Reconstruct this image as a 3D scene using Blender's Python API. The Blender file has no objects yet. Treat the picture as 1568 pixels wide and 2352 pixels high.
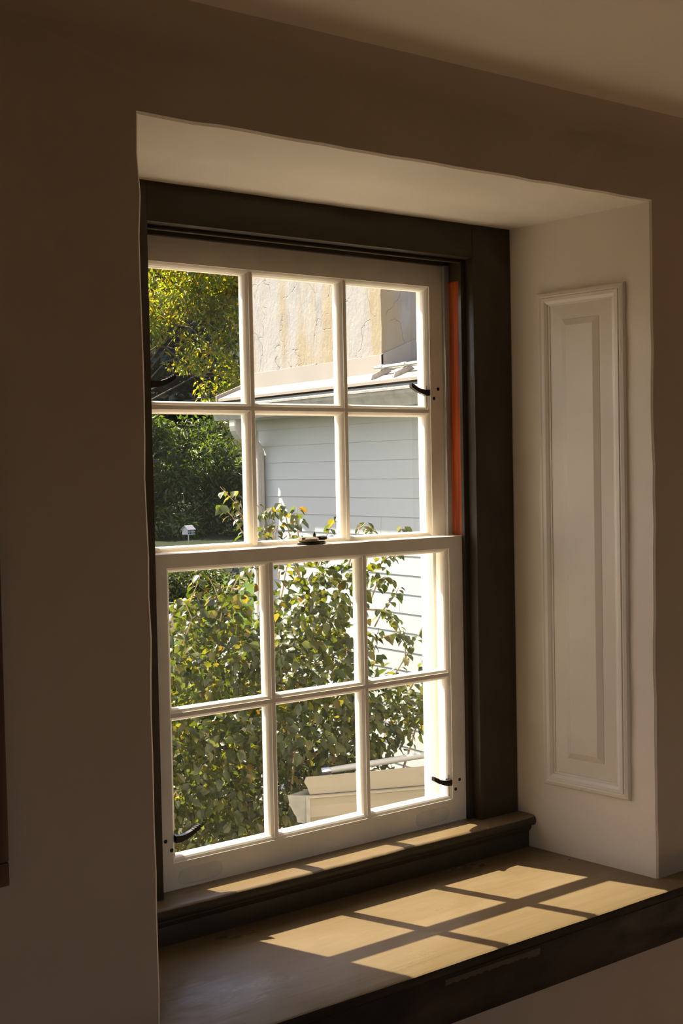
import bpy, bmesh, math, random
import numpy as np
from mathutils import Vector, Matrix

random.seed(7)
rng = np.random.default_rng(7)
scene = bpy.context.scene
COL = scene.collection

# ------------------------------------------------------------------ camera, sky, sun, exposure
cam_data = bpy.data.cameras.new('camera')
cam = bpy.data.objects.new('camera', cam_data)
COL.objects.link(cam)
YAW, PITCH, ROLL = 0.6271, -0.0352, -0.0195
F_PX = 2790.5
CAM = Vector((-1.0858, -2.1267, 0.8294))
fwd = Vector((math.sin(YAW) * math.cos(PITCH), math.cos(YAW) * math.cos(PITCH), math.sin(PITCH)))
rgt = Vector((math.cos(YAW), -math.sin(YAW), 0))
upv = rgt.cross(fwd)
r2 = rgt * math.cos(ROLL) + upv * math.sin(ROLL)
u2 = upv * math.cos(ROLL) - rgt * math.sin(ROLL)
cam.matrix_world = Matrix(((r2.x, u2.x, -fwd.x, CAM.x), (r2.y, u2.y, -fwd.y, CAM.y), (r2.z, u2.z, -fwd.z, CAM.z), (0, 0, 0, 1)))
cam_data.sensor_fit = 'VERTICAL'
cam_data.sensor_height = 36.0
cam_data.lens = 36.0 * F_PX / 2352.0
cam_data.clip_start = 0.05
cam_data.clip_end = 400
scene.camera = cam

vs = scene.view_settings
vs.view_transform = 'Standard'
vs.look = 'None'
vs.exposure = 0.0
vs.gamma = 1.0
vs.use_curve_mapping = False

SUN_DIR = Vector((-0.2521, 0.6172, 0.7453)).normalized()     # towards the sun
SUN_STRENGTH = 25.0
SKY_STRENGTH = 0.50
ROOM_WINDOW_PORTALS = True

world = bpy.data.worlds.new('sky_world')
scene.world = world
world.use_nodes = True
wn = world.node_tree
wn.nodes.clear()
sky = wn.nodes.new('ShaderNodeTexSky')
sky.sky_type = 'NISHITA'
sky.sun_disc = False
sky.sun_elevation = math.asin(SUN_DIR.z)
sky.sun_rotation = math.atan2(SUN_DIR.x, SUN_DIR.y)
sky.air_density = 1.0
sky.dust_density = 2.5
tint = wn.nodes.new('ShaderNodeMixRGB')
tint.blend_type = 'MULTIPLY'
tint.inputs['Fac'].default_value = 1.0
tint.inputs['Color2'].default_value = (1.0, 0.90, 0.93, 1)      # the camera's warm white balance
bgn = wn.nodes.new('ShaderNodeBackground')
bgn.inputs['Strength'].default_value = SKY_STRENGTH
wout = wn.nodes.new('ShaderNodeOutputWorld')
wn.links.new(sky.outputs['Color'], tint.inputs['Color1'])
wn.links.new(tint.outputs['Color'], bgn.inputs['Color'])
wn.links.new(bgn.outputs['Background'], wout.inputs['Surface'])

sun_data = bpy.data.lights.new('sun', 'SUN')
sun_data.energy = SUN_STRENGTH
sun_data.angle = math.radians(0.55)
sun_data.color = (1.0, 0.90, 0.72)
sun = bpy.data.objects.new('sun', sun_data)
COL.objects.link(sun)
sun.rotation_euler = SUN_DIR.to_track_quat('Z', 'Y').to_euler()
sun.location = (0, 0, 20)


def portal(loc, direction, sx, sy):
    """A light portal in a window opening: guides the sampling of the sky, adds no light of its own."""
    d = bpy.data.lights.new('portal', 'AREA')
    d.shape = 'RECTANGLE'
    d.size, d.size_y = sx, sy
    d.cycles.is_portal = True
    o = bpy.data.objects.new('portal', d)
    COL.objects.link(o)
    o.location = loc
    o.rotation_euler = Vector(direction).to_track_quat('-Z', 'Z').to_euler()
    return o


portal((0.4, 0.20, 0.65), (0, -1, 0), 0.96, 1.4)

# ------------------------------------------------------------------ materials
MATS = {}


def new_mat(name):
    m = bpy.data.materials.new(name)
    m.use_nodes = True
    m.node_tree.nodes.clear()
    MATS[name] = m
    return m, m.node_tree.nodes, m.node_tree.links


def rgb(c):
    return (c[0], c[1], c[2], 1.0)


def paint(name, col, rough=0.5, var=0.08, scale=6.0, bump=0.0, bump_scale=40.0, stretch=(1, 1, 1), spec=0.5, metallic=0.0,
          col2=None, dist=0.002, coat=0.0):
    """Painted / plastered surface: base colour with mottling, fine relief."""
    m, n, l = new_mat(name)
    out = n.new('ShaderNodeOutputMaterial')
    b = n.new('ShaderNodeBsdfPrincipled')
    l.new(b.outputs[0], out.inputs[0])
    tc = n.new('ShaderNodeTexCoord')
    mp = n.new('ShaderNodeMapping')
    mp.inputs['Scale'].default_value = stretch
    l.new(tc.outputs['Object'], mp.inputs[0])
    no = n.new('ShaderNodeTexNoise')
    no.inputs['Scale'].default_value = scale
    no.inputs['Detail'].default_value = 6
    l.new(mp.outputs[0], no.inputs['Vector'])
    mx = n.new('ShaderNodeMixRGB')
    c2 = col2 if col2 else tuple(c * (1 - 2.5 * var) for c in col)
    mx.inputs['Color1'].default_value = rgb(c2)
    mx.inputs['Color2'].default_value = rgb(col)
    rp = n.new('ShaderNodeValToRGB')
    rp.color_ramp.elements[0].position = 0.3
    rp.color_ramp.elements[1].position = 0.6
    l.new(no.outputs['Fac'], rp.inputs[0])
    l.new(rp.outputs[0], mx.inputs['Fac'])
    l.new(mx.outputs[0], b.inputs['Base Color'])
    b.inputs['Roughness'].default_value = rough
    b.inputs['Metallic'].default_value = metallic
    b.inputs['Specular IOR Level'].default_value = spec
    b.inputs['Coat Weight'].default_value = coat
    if bump:
        n2 = n.new('ShaderNodeTexNoise')
        n2.inputs['Scale'].default_value = bump_scale
        n2.inputs['Detail'].default_value = 5
        l.new(mp.outputs[0], n2.inputs['Vector'])
        bp = n.new('ShaderNodeBump')
        bp.inputs['Strength'].default_value = bump
        bp.inputs['Distance'].default_value = dist
        l.new(n2.outputs['Fac'], bp.inputs['Height'])
        l.new(bp.outputs[0], b.inputs['Normal'])
    return m


def leaf_mat(name, cols, rough=0.4, trans=0.35, under=None, spec=0.5):
    """Leaves: a colour per leaf, waxy top, light passing through."""
    m, n, l = new_mat(name)
    out = n.new('ShaderNodeOutputMaterial')
    geo = n.new('ShaderNodeNewGeometry')
    oi = n.new('ShaderNodeObjectInfo')
    add = n.new('ShaderNodeMath')
    add.operation = 'ADD'
    l.new(geo.outputs['Random Per Island'], add.inputs[0])
    l.new(oi.outputs['Random'], add.inputs[1])
    fr = n.new('ShaderNodeMath')
    fr.operation = 'FRACT'
    l.new(add.outputs[0], fr.inputs[0])
    rp = n.new('ShaderNodeValToRGB')
    rp.color_ramp.interpolation = 'LINEAR'
    el = rp.color_ramp.elements
    for i, (p, c) in enumerate(cols):
        e = el[i] if i < 2 else el.new(p)
        e.position = p
        e.color = rgb(c)
    l.new(fr.outputs[0], rp.inputs[0])
    base = rp.outputs[0]
    if under:
        mx = n.new('ShaderNodeMixRGB')
        mx.inputs['Color2'].default_value = rgb(under)
        sc = n.new('ShaderNodeMath')
        sc.operation = 'MULTIPLY'
        sc.inputs[1].default_value = 0.55
        l.new(geo.outputs['Backfacing'], sc.inputs[0])
        l.new(sc.outputs[0], mx.inputs['Fac'])
        l.new(base, mx.inputs['Color1'])
        base = mx.outputs[0]
    b = n.new('ShaderNodeBsdfPrincipled')
    b.inputs['Roughness'].default_value = rough
    b.inputs['Specular IOR Level'].default_value = spec
    l.new(base, b.inputs['Base Color'])
    hs = n.new('ShaderNodeMixRGB')
    hs.blend_type = 'MULTIPLY'
    hs.inputs['Fac'].default_value = 1.0
    hs.inputs['Color2'].default_value = (1.9, 1.8, 0.7, 1)
    l.new(base, hs.inputs['Color1'])
    t = n.new('ShaderNodeBsdfTranslucent')
    l.new(hs.outputs[0], t.inputs['Color'])
    ms = n.new('ShaderNodeMixShader')
    ms.inputs[0].default_value = trans
    l.new(b.outputs[0], ms.inputs[1])
    l.new(t.outputs[0], ms.inputs[2])
    l.new(ms.outputs[0], out.inputs[0])
    return m


def glass_mat():
    m, n, l = new_mat('window_glass')
    out = n.new('ShaderNodeOutputMaterial')
    tr = n.new('ShaderNodeBsdfTransparent')
    tr.inputs['Color'].default_value = (0.985, 0.988, 0.980, 1)
    gl = n.new('ShaderNodeBsdfGlossy')
    gl.inputs['Roughness'].default_value = 0.02
    fz = n.new('ShaderNodeFresnel')
    fz.inputs['IOR'].default_value = 1.45
    sc = n.new('ShaderNodeMath')
    sc.operation = 'MULTIPLY'
    sc.inputs[1].default_value = 0.45
    l.new(fz.outputs[0], sc.inputs[0])
    mx = n.new('ShaderNodeMixShader')
    l.new(sc.outputs[0], mx.inputs[0])
    l.new(tr.outputs[0], mx.inputs[1])
    l.new(gl.outputs[0], mx.inputs[2])
    # a film of dust with a few specks
    tc = n.new('ShaderNodeTexCoord')
    vo = n.new('ShaderNodeTexVoronoi')
    vo.inputs['Scale'].default_value = 55
    l.new(tc.outputs['Object'], vo.inputs['Vector'])
    rp = n.new('ShaderNodeValToRGB')
    rp.color_ramp.elements[0].position = 0.03
    rp.color_ramp.elements[0].color = (0.05, 0.05, 0.05, 1)
    rp.color_ramp.elements[1].position = 0.07
    rp.color_ramp.elements[1].color = (0.0016, 0.0016, 0.0016, 1)
    l.new(vo.outputs['Distance'], rp.inputs[0])
    df = n.new('ShaderNodeBsdfTranslucent')
    df.inputs['Color'].default_value = (0.8, 0.8, 0.78, 1)
    m2 = n.new('ShaderNodeMixShader')
    l.new(rp.outputs[0], m2.inputs[0])
    l.new(mx.outputs[0], m2.inputs[1])
    l.new(df.outputs[0], m2.inputs[2])
    l.new(m2.outputs[0], out.inputs[0])
    return m


def wood_paint(name, col, worn=None, rough=0.32, axis=0, worn_amount=0.0, spec=0.5, bump=0.35):
    """Glossy brown paint over old boards: grain drawn out along an axis, scuffs, small chips."""
    m, n, l = new_mat(name)
    out = n.new('ShaderNodeOutputMaterial')
    b = n.new('ShaderNodeBsdfPrincipled')
    l.new(b.outputs[0], out.inputs[0])
    tc = n.new('ShaderNodeTexCoord')
    mp = n.new('ShaderNodeMapping')
    s = [28, 28, 28]
    s[axis] = 1.4
    mp.inputs['Scale'].default_value = s
    l.new(tc.outputs['Object'], mp.inputs[0])
    g = n.new('ShaderNodeTexNoise')
    g.inputs['Scale'].default_value = 1.6
    g.inputs['Detail'].default_value = 8
    g.inputs['Roughness'].default_value = 0.6
    l.new(mp.outputs[0], g.inputs['Vector'])
    mot = n.new('ShaderNodeTexNoise')
    mot.inputs['Scale'].default_value = 9
    mot.inputs['Detail'].default_value = 7
    mot.inputs['Roughness'].default_value = 0.65
    mpm = n.new('ShaderNodeMapping')
    sm = [1, 1, 1]
    sm[axis] = 0.4
    mpm.inputs['Scale'].default_value = sm
    l.new(tc.outputs['Object'], mpm.inputs[0])
    l.new(mpm.outputs[0], mot.inputs['Vector'])
    mx = n.new('ShaderNodeMixRGB')
    mx.inputs['Color1'].default_value = rgb(tuple(c * 0.86 for c in col))
    mx.inputs['Color2'].default_value = rgb(tuple(c * 1.10 for c in col))
    l.new(g.outputs['Fac'], mx.inputs['Fac'])
    colsock = mx.outputs[0]
    if worn:
        sp = n.new('ShaderNodeTexNoise')
        sp.inputs['Scale'].default_value = 26
        sp.inputs['Detail'].default_value = 8
        sp.inputs['Roughness'].default_value = 0.75
        mp2 = n.new('ShaderNodeMapping')
        s2 = [1, 1, 1]
        s2[axis] = 0.35
        mp2.inputs['Scale'].default_value = s2
        l.new(tc.outputs['Object'], mp2.inputs[0])
        l.new(mp2.outputs[0], sp.inputs['Vector'])
        rp = n.new('ShaderNodeValToRGB')
        rp.color_ramp.elements[0].position = 0.70 - worn_amount
        rp.color_ramp.elements[0].color = (0, 0, 0, 1)
        rp.color_ramp.elements[1].position = 0.76 - worn_amount
        rp.color_ramp.elements[1].color = (1, 1, 1, 1)
        l.new(sp.outputs['Fac'], rp.inputs[0])
        m2 = n.new('ShaderNodeMixRGB')
        m2.inputs['Color2'].default_value = rgb(worn)
        l.new(rp.outputs[0], m2.inputs['Fac'])
        l.new(colsock, m2.inputs['Color1'])
        colsock = m2.outputs[0]
    l.new(colsock, b.inputs['Base Color'])
    b.inputs['Specular IOR Level'].default_value = spec
    rr = n.new('ShaderNodeMapRange')
    rr.inputs['From Min'].default_value = 0.35
    rr.inputs['From Max'].default_value = 0.65
    rr.inputs['To Min'].default_value = rough * 0.75
    rr.inputs['To Max'].default_value = rough * 1.75
    l.new(mot.outputs['Fac'], rr.inputs['Value'])
    l.new(rr.outputs[0], b.inputs['Roughness'])
    bp = n.new('ShaderNodeBump')
    bp.inputs['Strength'].default_value = bump
    bp.inputs['Distance'].default_value = 0.0012
    l.new(g.outputs['Fac'], bp.inputs['Height'])
    l.new(bp.outputs[0], b.inputs['Normal'])
    return m


def stucco_mat():
    """Old lime stucco: rough coat, vertical ochre streaks, grey mould, a net of cracks and patches."""
    m, n, l = new_mat('old_stucco')
    out = n.new('ShaderNodeOutputMaterial')
    b = n.new('ShaderNodeBsdfPrincipled')
    b.inputs['Roughness'].default_value = 0.9
    l.new(b.outputs[0], out.inputs[0])
    tc = n.new('ShaderNodeTexCoord')

    def noise(scale, detail, stretch, rough=0.6):
        mp = n.new('ShaderNodeMapping')
        mp.inputs['Scale'].default_value = stretch
        l.new(tc.outputs['Object'], mp.inputs[0])
        t = n.new('ShaderNodeTexNoise')
        t.inputs['Scale'].default_value = scale
        t.inputs['Detail'].default_value = detail
        t.inputs['Roughness'].default_value = rough
        l.new(mp.outputs[0], t.inputs['Vector'])
        return t.outputs['Fac']

    def ramp(sock, a, bb, ca, cb):
        r = n.new('ShaderNodeValToRGB')
        r.color_ramp.elements[0].position = a
        r.color_ramp.elements[0].color = rgb(ca)
        r.color_ramp.elements[1].position = bb
        r.color_ramp.elements[1].color = rgb(cb)
        l.new(sock, r.inputs[0])
        return r.outputs[0]

    def mix(fac, a, c2):
        x = n.new('ShaderNodeMixRGB')
        l.new(fac, x.inputs['Fac'])
        if isinstance(a, tuple):
            x.inputs['Color1'].default_value = rgb(a)
        else:
            l.new(a, x.inputs['Color1'])
        x.inputs['Color2'].default_value = rgb(c2)
        return x.outputs[0]

    w, k = (1, 1, 1), (0, 0, 0)
    c = mix(ramp(noise(3.2, 4, (1, 1.3, 0.22)), 0.46, 0.62, k, w), (0.225, 0.220, 0.205), (0.215, 0.178, 0.11))
    c = mix(ramp(noise(9, 6, (1, 1, 0.35)), 0.56, 0.72, k, w), c, (0.155, 0.15, 0.14))
    c = mix(ramp(noise(60, 8, (1, 1, 0.6), 0.7), 0.66, 0.72, k, w), c, (0.15, 0.14, 0.125))
    # patches of a smoother later coat bounded by cracks
    wv = n.new('ShaderNodeTexNoise')
    wv.inputs['Scale'].default_value = 5
    wv.inputs['Detail'].default_value = 4
    l.new(tc.outputs['Object'], wv.inputs['Vector'])
    vm = n.new('ShaderNodeVectorMath')
    vm.operation = 'MULTIPLY_ADD'
    l.new(wv.outputs['Color'], vm.inputs[0])
    vm.inputs[1].default_value = (0.35, 0.35, 0.35)
    l.new(tc.outputs['Object'], vm.inputs[2])
    vo = n.new('ShaderNodeTexVoronoi')
    vo.feature = 'DISTANCE_TO_EDGE'
    vo.inputs['Scale'].default_value = 2.6
    l.new(vm.outputs[0], vo.inputs['Vector'])
    gate = ramp(noise(4, 2, (1, 1, 1)), 0.47, 0.50, k, w)
    edge = ramp(vo.outputs['Distance'], 0.003, 0.010, w, k)
    mm = n.new('ShaderNodeMixRGB')
    mm.blend_type = 'MULTIPLY'
    mm.inputs['Fac'].default_value = 1
    l.new(gate, mm.inputs['Color1'])
    l.new(edge, mm.inputs['Color2'])
    c = mix(mm.outputs[0], c, (0.14, 0.12, 0.09))
    l.new(c, b.inputs['Base Color'])
    h1 = noise(45, 8, (1, 1, 0.7), 0.7)
    h2 = noise(9, 5, (1, 1, 0.5))
    ad = n.new('ShaderNodeMath')
    ad.operation = 'MULTIPLY_ADD'
    l.new(h2, ad.inputs[0])
    ad.inputs[1].default_value = 1.5
    l.new(h1, ad.inputs[2])
    sb = n.new('ShaderNodeMath')
    sb.operation = 'SUBTRACT'
    l.new(ad.outputs[0], sb.inputs[0])
    l.new(mm.outputs[0], sb.inputs[1])
    bp = n.new('ShaderNodeBump')
    bp.inputs['Strength'].default_value = 0.45
    bp.inputs['Distance'].default_value = 0.008
    l.new(sb.outputs[0], bp.inputs['Height'])
    l.new(bp.outputs[0], b.inputs['Normal'])
    return m


PLASTER = (0.81, 0.735, 0.62)
OLIVE = (0.044, 0.033, 0.018)
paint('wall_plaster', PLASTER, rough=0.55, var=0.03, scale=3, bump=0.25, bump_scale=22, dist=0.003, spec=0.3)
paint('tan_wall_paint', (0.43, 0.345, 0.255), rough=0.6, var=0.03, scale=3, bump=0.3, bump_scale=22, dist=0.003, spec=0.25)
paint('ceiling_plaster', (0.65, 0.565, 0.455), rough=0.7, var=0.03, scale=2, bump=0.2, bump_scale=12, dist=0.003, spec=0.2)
paint('panel_paint', (0.80, 0.735, 0.63), rough=0.35, var=0.03, scale=5, bump=0.1, bump_scale=18, dist=0.001)
paint('sash_paint', (0.9, 0.83, 0.7), rough=0.38, var=0.04, scale=14, bump=0.15, bump_scale=60, dist=0.001)
paint('jamb_paint', (0.42, 0.4, 0.36), rough=0.5, var=0.05, scale=20, bump=0.3, bump_scale=40, dist=0.002, stretch=(1, 1, 0.2))
wood_paint('trim_paint', OLIVE, worn=(0.30, 0.24, 0.16), axis=2, rough=0.42, worn_amount=-0.05, spec=0.35)
wood_paint('trim_paint_long', OLIVE, worn=(0.26, 0.20, 0.13), axis=0, rough=0.42, worn_amount=-0.03, spec=0.35)
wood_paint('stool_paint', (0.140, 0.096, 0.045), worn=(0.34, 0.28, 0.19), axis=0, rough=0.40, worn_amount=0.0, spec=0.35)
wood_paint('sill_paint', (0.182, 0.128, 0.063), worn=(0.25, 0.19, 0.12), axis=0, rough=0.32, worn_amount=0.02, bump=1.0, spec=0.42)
wood_paint('sill_front_shade_paint', (0.013, 0.007, 0.004), worn=(0.05, 0.024, 0.012), axis=0, rough=0.5, worn_amount=0.02, spec=0.25)
paint('bare_patch', (0.05, 0.034, 0.019), rough=0.6, var=0.1, scale=40)
paint('old_rail_mark', (0.76, 0.72, 0.63), rough=0.45, var=0.05, scale=30)
glass_mat()
paint('black_iron', (0.022, 0.014, 0.010), rough=0.38, var=0.2, scale=60, bump=0.3, bump_scale=120, dist=0.0005)
paint('dull_brass', (0.40, 0.33, 0.20), rough=0.38, var=0.15, scale=60, metallic=0.7)
paint('dark_bronze', (0.05, 0.04, 0.03), rough=0.45, var=0.15, scale=60, metallic=0.3)
paint('screw_hole', (0.02, 0.015, 0.012), rough=0.8)
paint('floor_wood', (0.68, 0.48, 0.31), rough=0.4, var=0.15, scale=3, stretch=(1, 12, 1), bump=0.2, bump_scale=30)
paint('frame_wood', (0.075, 0.030, 0.014), rough=0.4, var=0.15, scale=4, stretch=(8, 8, 1))
paint('frame_paper', (0.55, 0.50, 0.40), rough=0.8, var=0.1, scale=3)
paint('siding_white', (0.330, 0.362, 0.350), rough=0.5, var=0.02, scale=3, bump=0.12, bump_scale=60, stretch=(1, 0.15, 1))
paint('metal_white', (0.33, 0.33, 0.31), rough=0.35, var=0.03, scale=4)
paint('metal_cream', (0.225, 0.2, 0.145), rough=0.45, var=0.04, scale=3)
paint('gutter_soiled', (0.26, 0.26, 0.22), rough=0.4, var=0.12, scale=16, stretch=(1, 1, 1))
paint('roof_metal', (0.23, 0.2, 0.155), rough=0.5, var=0.03, scale=2)
paint('flashing_metal', (0.24, 0.22, 0.19), rough=0.4, var=0.04, scale=3)
paint('bounce_metal', (0.8, 0.74, 0.64), rough=0.5, var=0.03, scale=2)
paint('galvanised', (0.5, 0.52, 0.53), rough=0.25, var=0.08, scale=30, metallic=0.85)
paint('bracket_grey', (0.34, 0.31, 0.27), rough=0.6, var=0.1, scale=30)
paint('dark_infill', (0.05, 0.035, 0.02), rough=0.9, var=0.2, scale=40)
stucco_mat()
paint('outer_stucco', (0.5, 0.48, 0.44), rough=0.9, var=0.05, scale=4, bump=0.3, bump_scale=30)
paint('bark', (0.085, 0.062, 0.042), rough=0.9, var=0.2, scale=14, stretch=(1, 1, 0.2), bump=0.5, bump_scale=30, dist=0.01)
paint('twig_bark', (0.27, 0.20, 0.12), rough=0.7, var=0.2, scale=40)
paint('lawn_green', (0.055, 0.092, 0.012), rough=0.9, var=0.2, scale=3, bump=0.6, bump_scale=60, dist=0.03, spec=0.1, col2=(0.034, 0.060, 0.008))
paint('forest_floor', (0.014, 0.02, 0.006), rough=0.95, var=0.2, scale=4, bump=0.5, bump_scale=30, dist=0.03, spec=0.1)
paint('shaded_soil', (0.045, 0.036, 0.020), rough=0.95, var=0.2, scale=6, bump=0.5, bump_scale=40, dist=0.02, spec=0.1)
paint('weathered_grey', (0.075, 0.072, 0.062), rough=0.85, var=0.15, scale=10, stretch=(0.2, 1, 1))
paint('birdhouse_white', (0.45, 0.45, 0.43), rough=0.5, var=0.03)
paint('birdhouse_roof', (0.36, 0.34, 0.31), rough=0.5, var=0.05)
paint('dark_hole', (0.03, 0.03, 0.03), rough=0.9)
paint('blossom_pink', (0.62, 0.10, 0.16), rough=0.6)
leaf_mat('bush_leaf', [(0.0, (0.016, 0.026, 0.006)), (0.30, (0.034, 0.052, 0.008)), (0.62, (0.070, 0.088, 0.011)), (0.88, (0.125, 0.115, 0.014)),
                       (0.97, (0.14, 0.10, 0.02)), (1.0, (0.13, 0.075, 0.02))], rough=0.38, trans=0.46, under=(0.06, 0.07, 0.025), spec=0.45)
leaf_mat('yellow_leaf', [(0.0, (0.060, 0.095, 0.008)), (0.45, (0.13, 0.165, 0.012)), (0.8, (0.25, 0.23, 0.014)), (1.0, (0.34, 0.21, 0.012))], trans=0.5)
leaf_mat('green_leaf', [(0.0, (0.022, 0.042, 0.006)), (0.5, (0.038, 0.07, 0.008)), (1.0, (0.08, 0.10, 0.014))], trans=0.45)
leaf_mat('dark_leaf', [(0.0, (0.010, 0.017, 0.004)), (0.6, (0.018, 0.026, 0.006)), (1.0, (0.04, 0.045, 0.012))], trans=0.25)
leaf_mat('hedge_leaf', [(0.0, (0.025, 0.04, 0.01)), (0.6, (0.05, 0.065, 0.014)), (1.0, (0.09, 0.095, 0.025))], trans=0.35)


def bare_wood():
    """Unpainted orange pine with fine vertical grain (the sash channel)."""
    m, n, l = new_mat('orange_pine')
    out = n.new('ShaderNodeOutputMaterial')
    b = n.new('ShaderNodeBsdfPrincipled')
    b.inputs['Roughness'].default_value = 0.35
    l.new(b.outputs[0], out.inputs[0])
    tc = n.new('ShaderNodeTexCoord')
    mp = n.new('ShaderNodeMapping')
    mp.inputs['Scale'].default_value = (150, 150, 5)
    l.new(tc.outputs['Object'], mp.inputs[0])
    g = n.new('ShaderNodeTexNoise')
    g.inputs['Scale'].default_value = 1.2
    g.inputs['Detail'].default_value = 6
    l.new(mp.outputs[0], g.inputs['Vector'])
    rp = n.new('ShaderNodeValToRGB')
    rp.color_ramp.elements[0].position = 0.35
    rp.color_ramp.elements[0].color = (0.20, 0.028, 0.005, 1)
    rp.color_ramp.elements[1].position = 0.62
    rp.color_ramp.elements[1].color = (0.46, 0.085, 0.010, 1)
    l.new(g.outputs['Fac'], rp.inputs[0])
    l.new(rp.outputs[0], b.inputs['Base Color'])


bare_wood()

# ------------------------------------------------------------------ helpers


def link(name, me, mat=None, parent=None, smooth=False):
    o = bpy.data.objects.new(name, me)
    COL.objects.link(o)
    if mat and not me.materials:
        me.materials.append(MATS[mat])
    if parent is not None:
        o.parent = parent
    if smooth:
        me.polygons.foreach_set('use_smooth', [True] * len(me.polygons))
    return o


def tag(o, label=None, cat=None, group=None, kind=None):
    if label:
        o['label'] = label
    if cat:
        o['category'] = cat
    if group:
        o['group'] = group
    if kind:
        o['kind'] = kind
    return o


def empty(name, loc, label, cat, group=None, kind=None):
    o = bpy.data.objects.new(name, None)
    COL.objects.link(o)
    o.empty_display_size = 0.1
    o.location = loc
    return tag(o, label, cat, group, kind)


def base_of(o):
    v = Vector((0, 0, 0))
    while o is not None:
        v = v + o.location
        o = o.parent
    return v


class MB:
    """Collects vertices and faces in world coordinates; build() links ONE mesh object, its origin moved onto the parent."""

    def __init__(self):
        self.v, self.f = [], []

    def add(self, vs_, fs):
        k = len(self.v)
        self.v += [tuple(p) for p in vs_]
        self.f += [tuple(i + k for i in f) for f in fs]
        return self

    def box(self, a, b):
        (x0, y0, z0), (x1, y1, z1) = a, b
        return self.add([(x0, y0, z0), (x1, y0, z0), (x1, y1, z0), (x0, y1, z0), (x0, y0, z1), (x1, y0, z1), (x1, y1, z1), (x0, y1, z1)],
                        [(0, 3, 2, 1), (4, 5, 6, 7), (0, 1, 5, 4), (1, 2, 6, 5), (2, 3, 7, 6), (3, 0, 4, 7)])

    def rings(self, rings, cap0=True, cap1=True, closed=True):
        n = len(rings[0])
        vs_ = [p for r in rings for p in r]
        fs = []
        for i in range(len(rings) - 1):
            for j in range(n if closed else n - 1):
                a, b = i * n + j, i * n + (j + 1) % n
                fs.append((a, b, b + n, a + n))
        if cap0:
            fs.append(tuple(range(n))[::-1])
        if cap1:
            fs.append(tuple(range((len(rings) - 1) * n, len(rings) * n)))
        return self.add(vs_, fs)

    def prism(self, prof, p0, p1, ax_u, ax_v):
        """A 2-D outline (u, v) swept from p0 to p1."""
        p0, p1, au, av = Vector(p0), Vector(p1), Vector(ax_u), Vector(ax_v)
        return self.rings([[p + au * u + av * v for u, v in prof] for p in (p0, p1)])

    def tube(self, pts, rad, n=10, caps=True):
        pts = [Vector(p) for p in pts]
        rad = rad if isinstance(rad, (list, tuple)) else [rad] * len(pts)
        rings = []
        ref = None
        for i, p in enumerate(pts):
            d = (pts[min(i + 1, len(pts) - 1)] - pts[max(i - 1, 0)]).normalized()
            if ref is None:
                ref = d.cross(Vector((0, 0, 1)) if abs(d.z) < 0.9 else Vector((1, 0, 0))).normalized()
            ref = (ref - d * ref.dot(d)).normalized()
            s = d.cross(ref)
            rings.append([p + (ref * math.cos(2 * math.pi * k / n) + s * math.sin(2 * math.pi * k / n)) * rad[i] for k in range(n)])
        return self.rings(rings, caps, caps)

    def lathe(self, prof, c, axis=(0, 0, 1), n=20):
        """prof: (radius, height) pairs along axis from c."""
        c, a = Vector(c), Vector(axis).normalized()
        u = a.cross(Vector((1, 0, 0)) if abs(a.x) < 0.9 else Vector((0, 1, 0))).normalized()
        w = a.cross(u)
        return self.rings([[c + a * h + (u * math.cos(2 * math.pi * k / n) + w * math.sin(2 * math.pi * k / n)) * r for k in range(n)] for r, h in prof])

    def build(self, name, mat, parent=None, smooth=False, bevel=0.0, seg=2, angle=30):
        me = bpy.data.meshes.new(name)
        off = Vector((0, 0, 0))
        if parent is not None:
            off = base_of(parent)
        vv = [(x - off.x, y - off.y, z - off.z) for x, y, z in self.v]
        me.from_pydata(vv, [], self.f)
        bm = bmesh.new()
        bm.from_mesh(me)
        bmesh.ops.recalc_face_normals(bm, faces=bm.faces)
        if bevel:
            ed = [e for e in bm.edges if len(e.link_faces) == 2 and e.calc_face_angle(0) > math.radians(angle)]
            bmesh.ops.bevel(bm, geom=ed, offset=bevel, segments=seg, affect='EDGES', profile=0.5, clamp_overlap=True)
        bm.to_mesh(me)
        bm.free()
        me.update()
        o = link(name, me, mat, parent)
        if smooth or bevel:
            me.polygons.foreach_set('use_smooth', [True] * len(me.polygons))
            me.set_sharp_from_angle(angle=math.radians(40))
        return o


def structure(o, label, cat):
    return tag(o, label, cat, kind='structure')


def sub_dup(src, parent, offset):
    o = src.copy()
    COL.objects.link(o)
    o.parent = parent
    o.location = src.location + Vector(offset)
    return o

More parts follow.
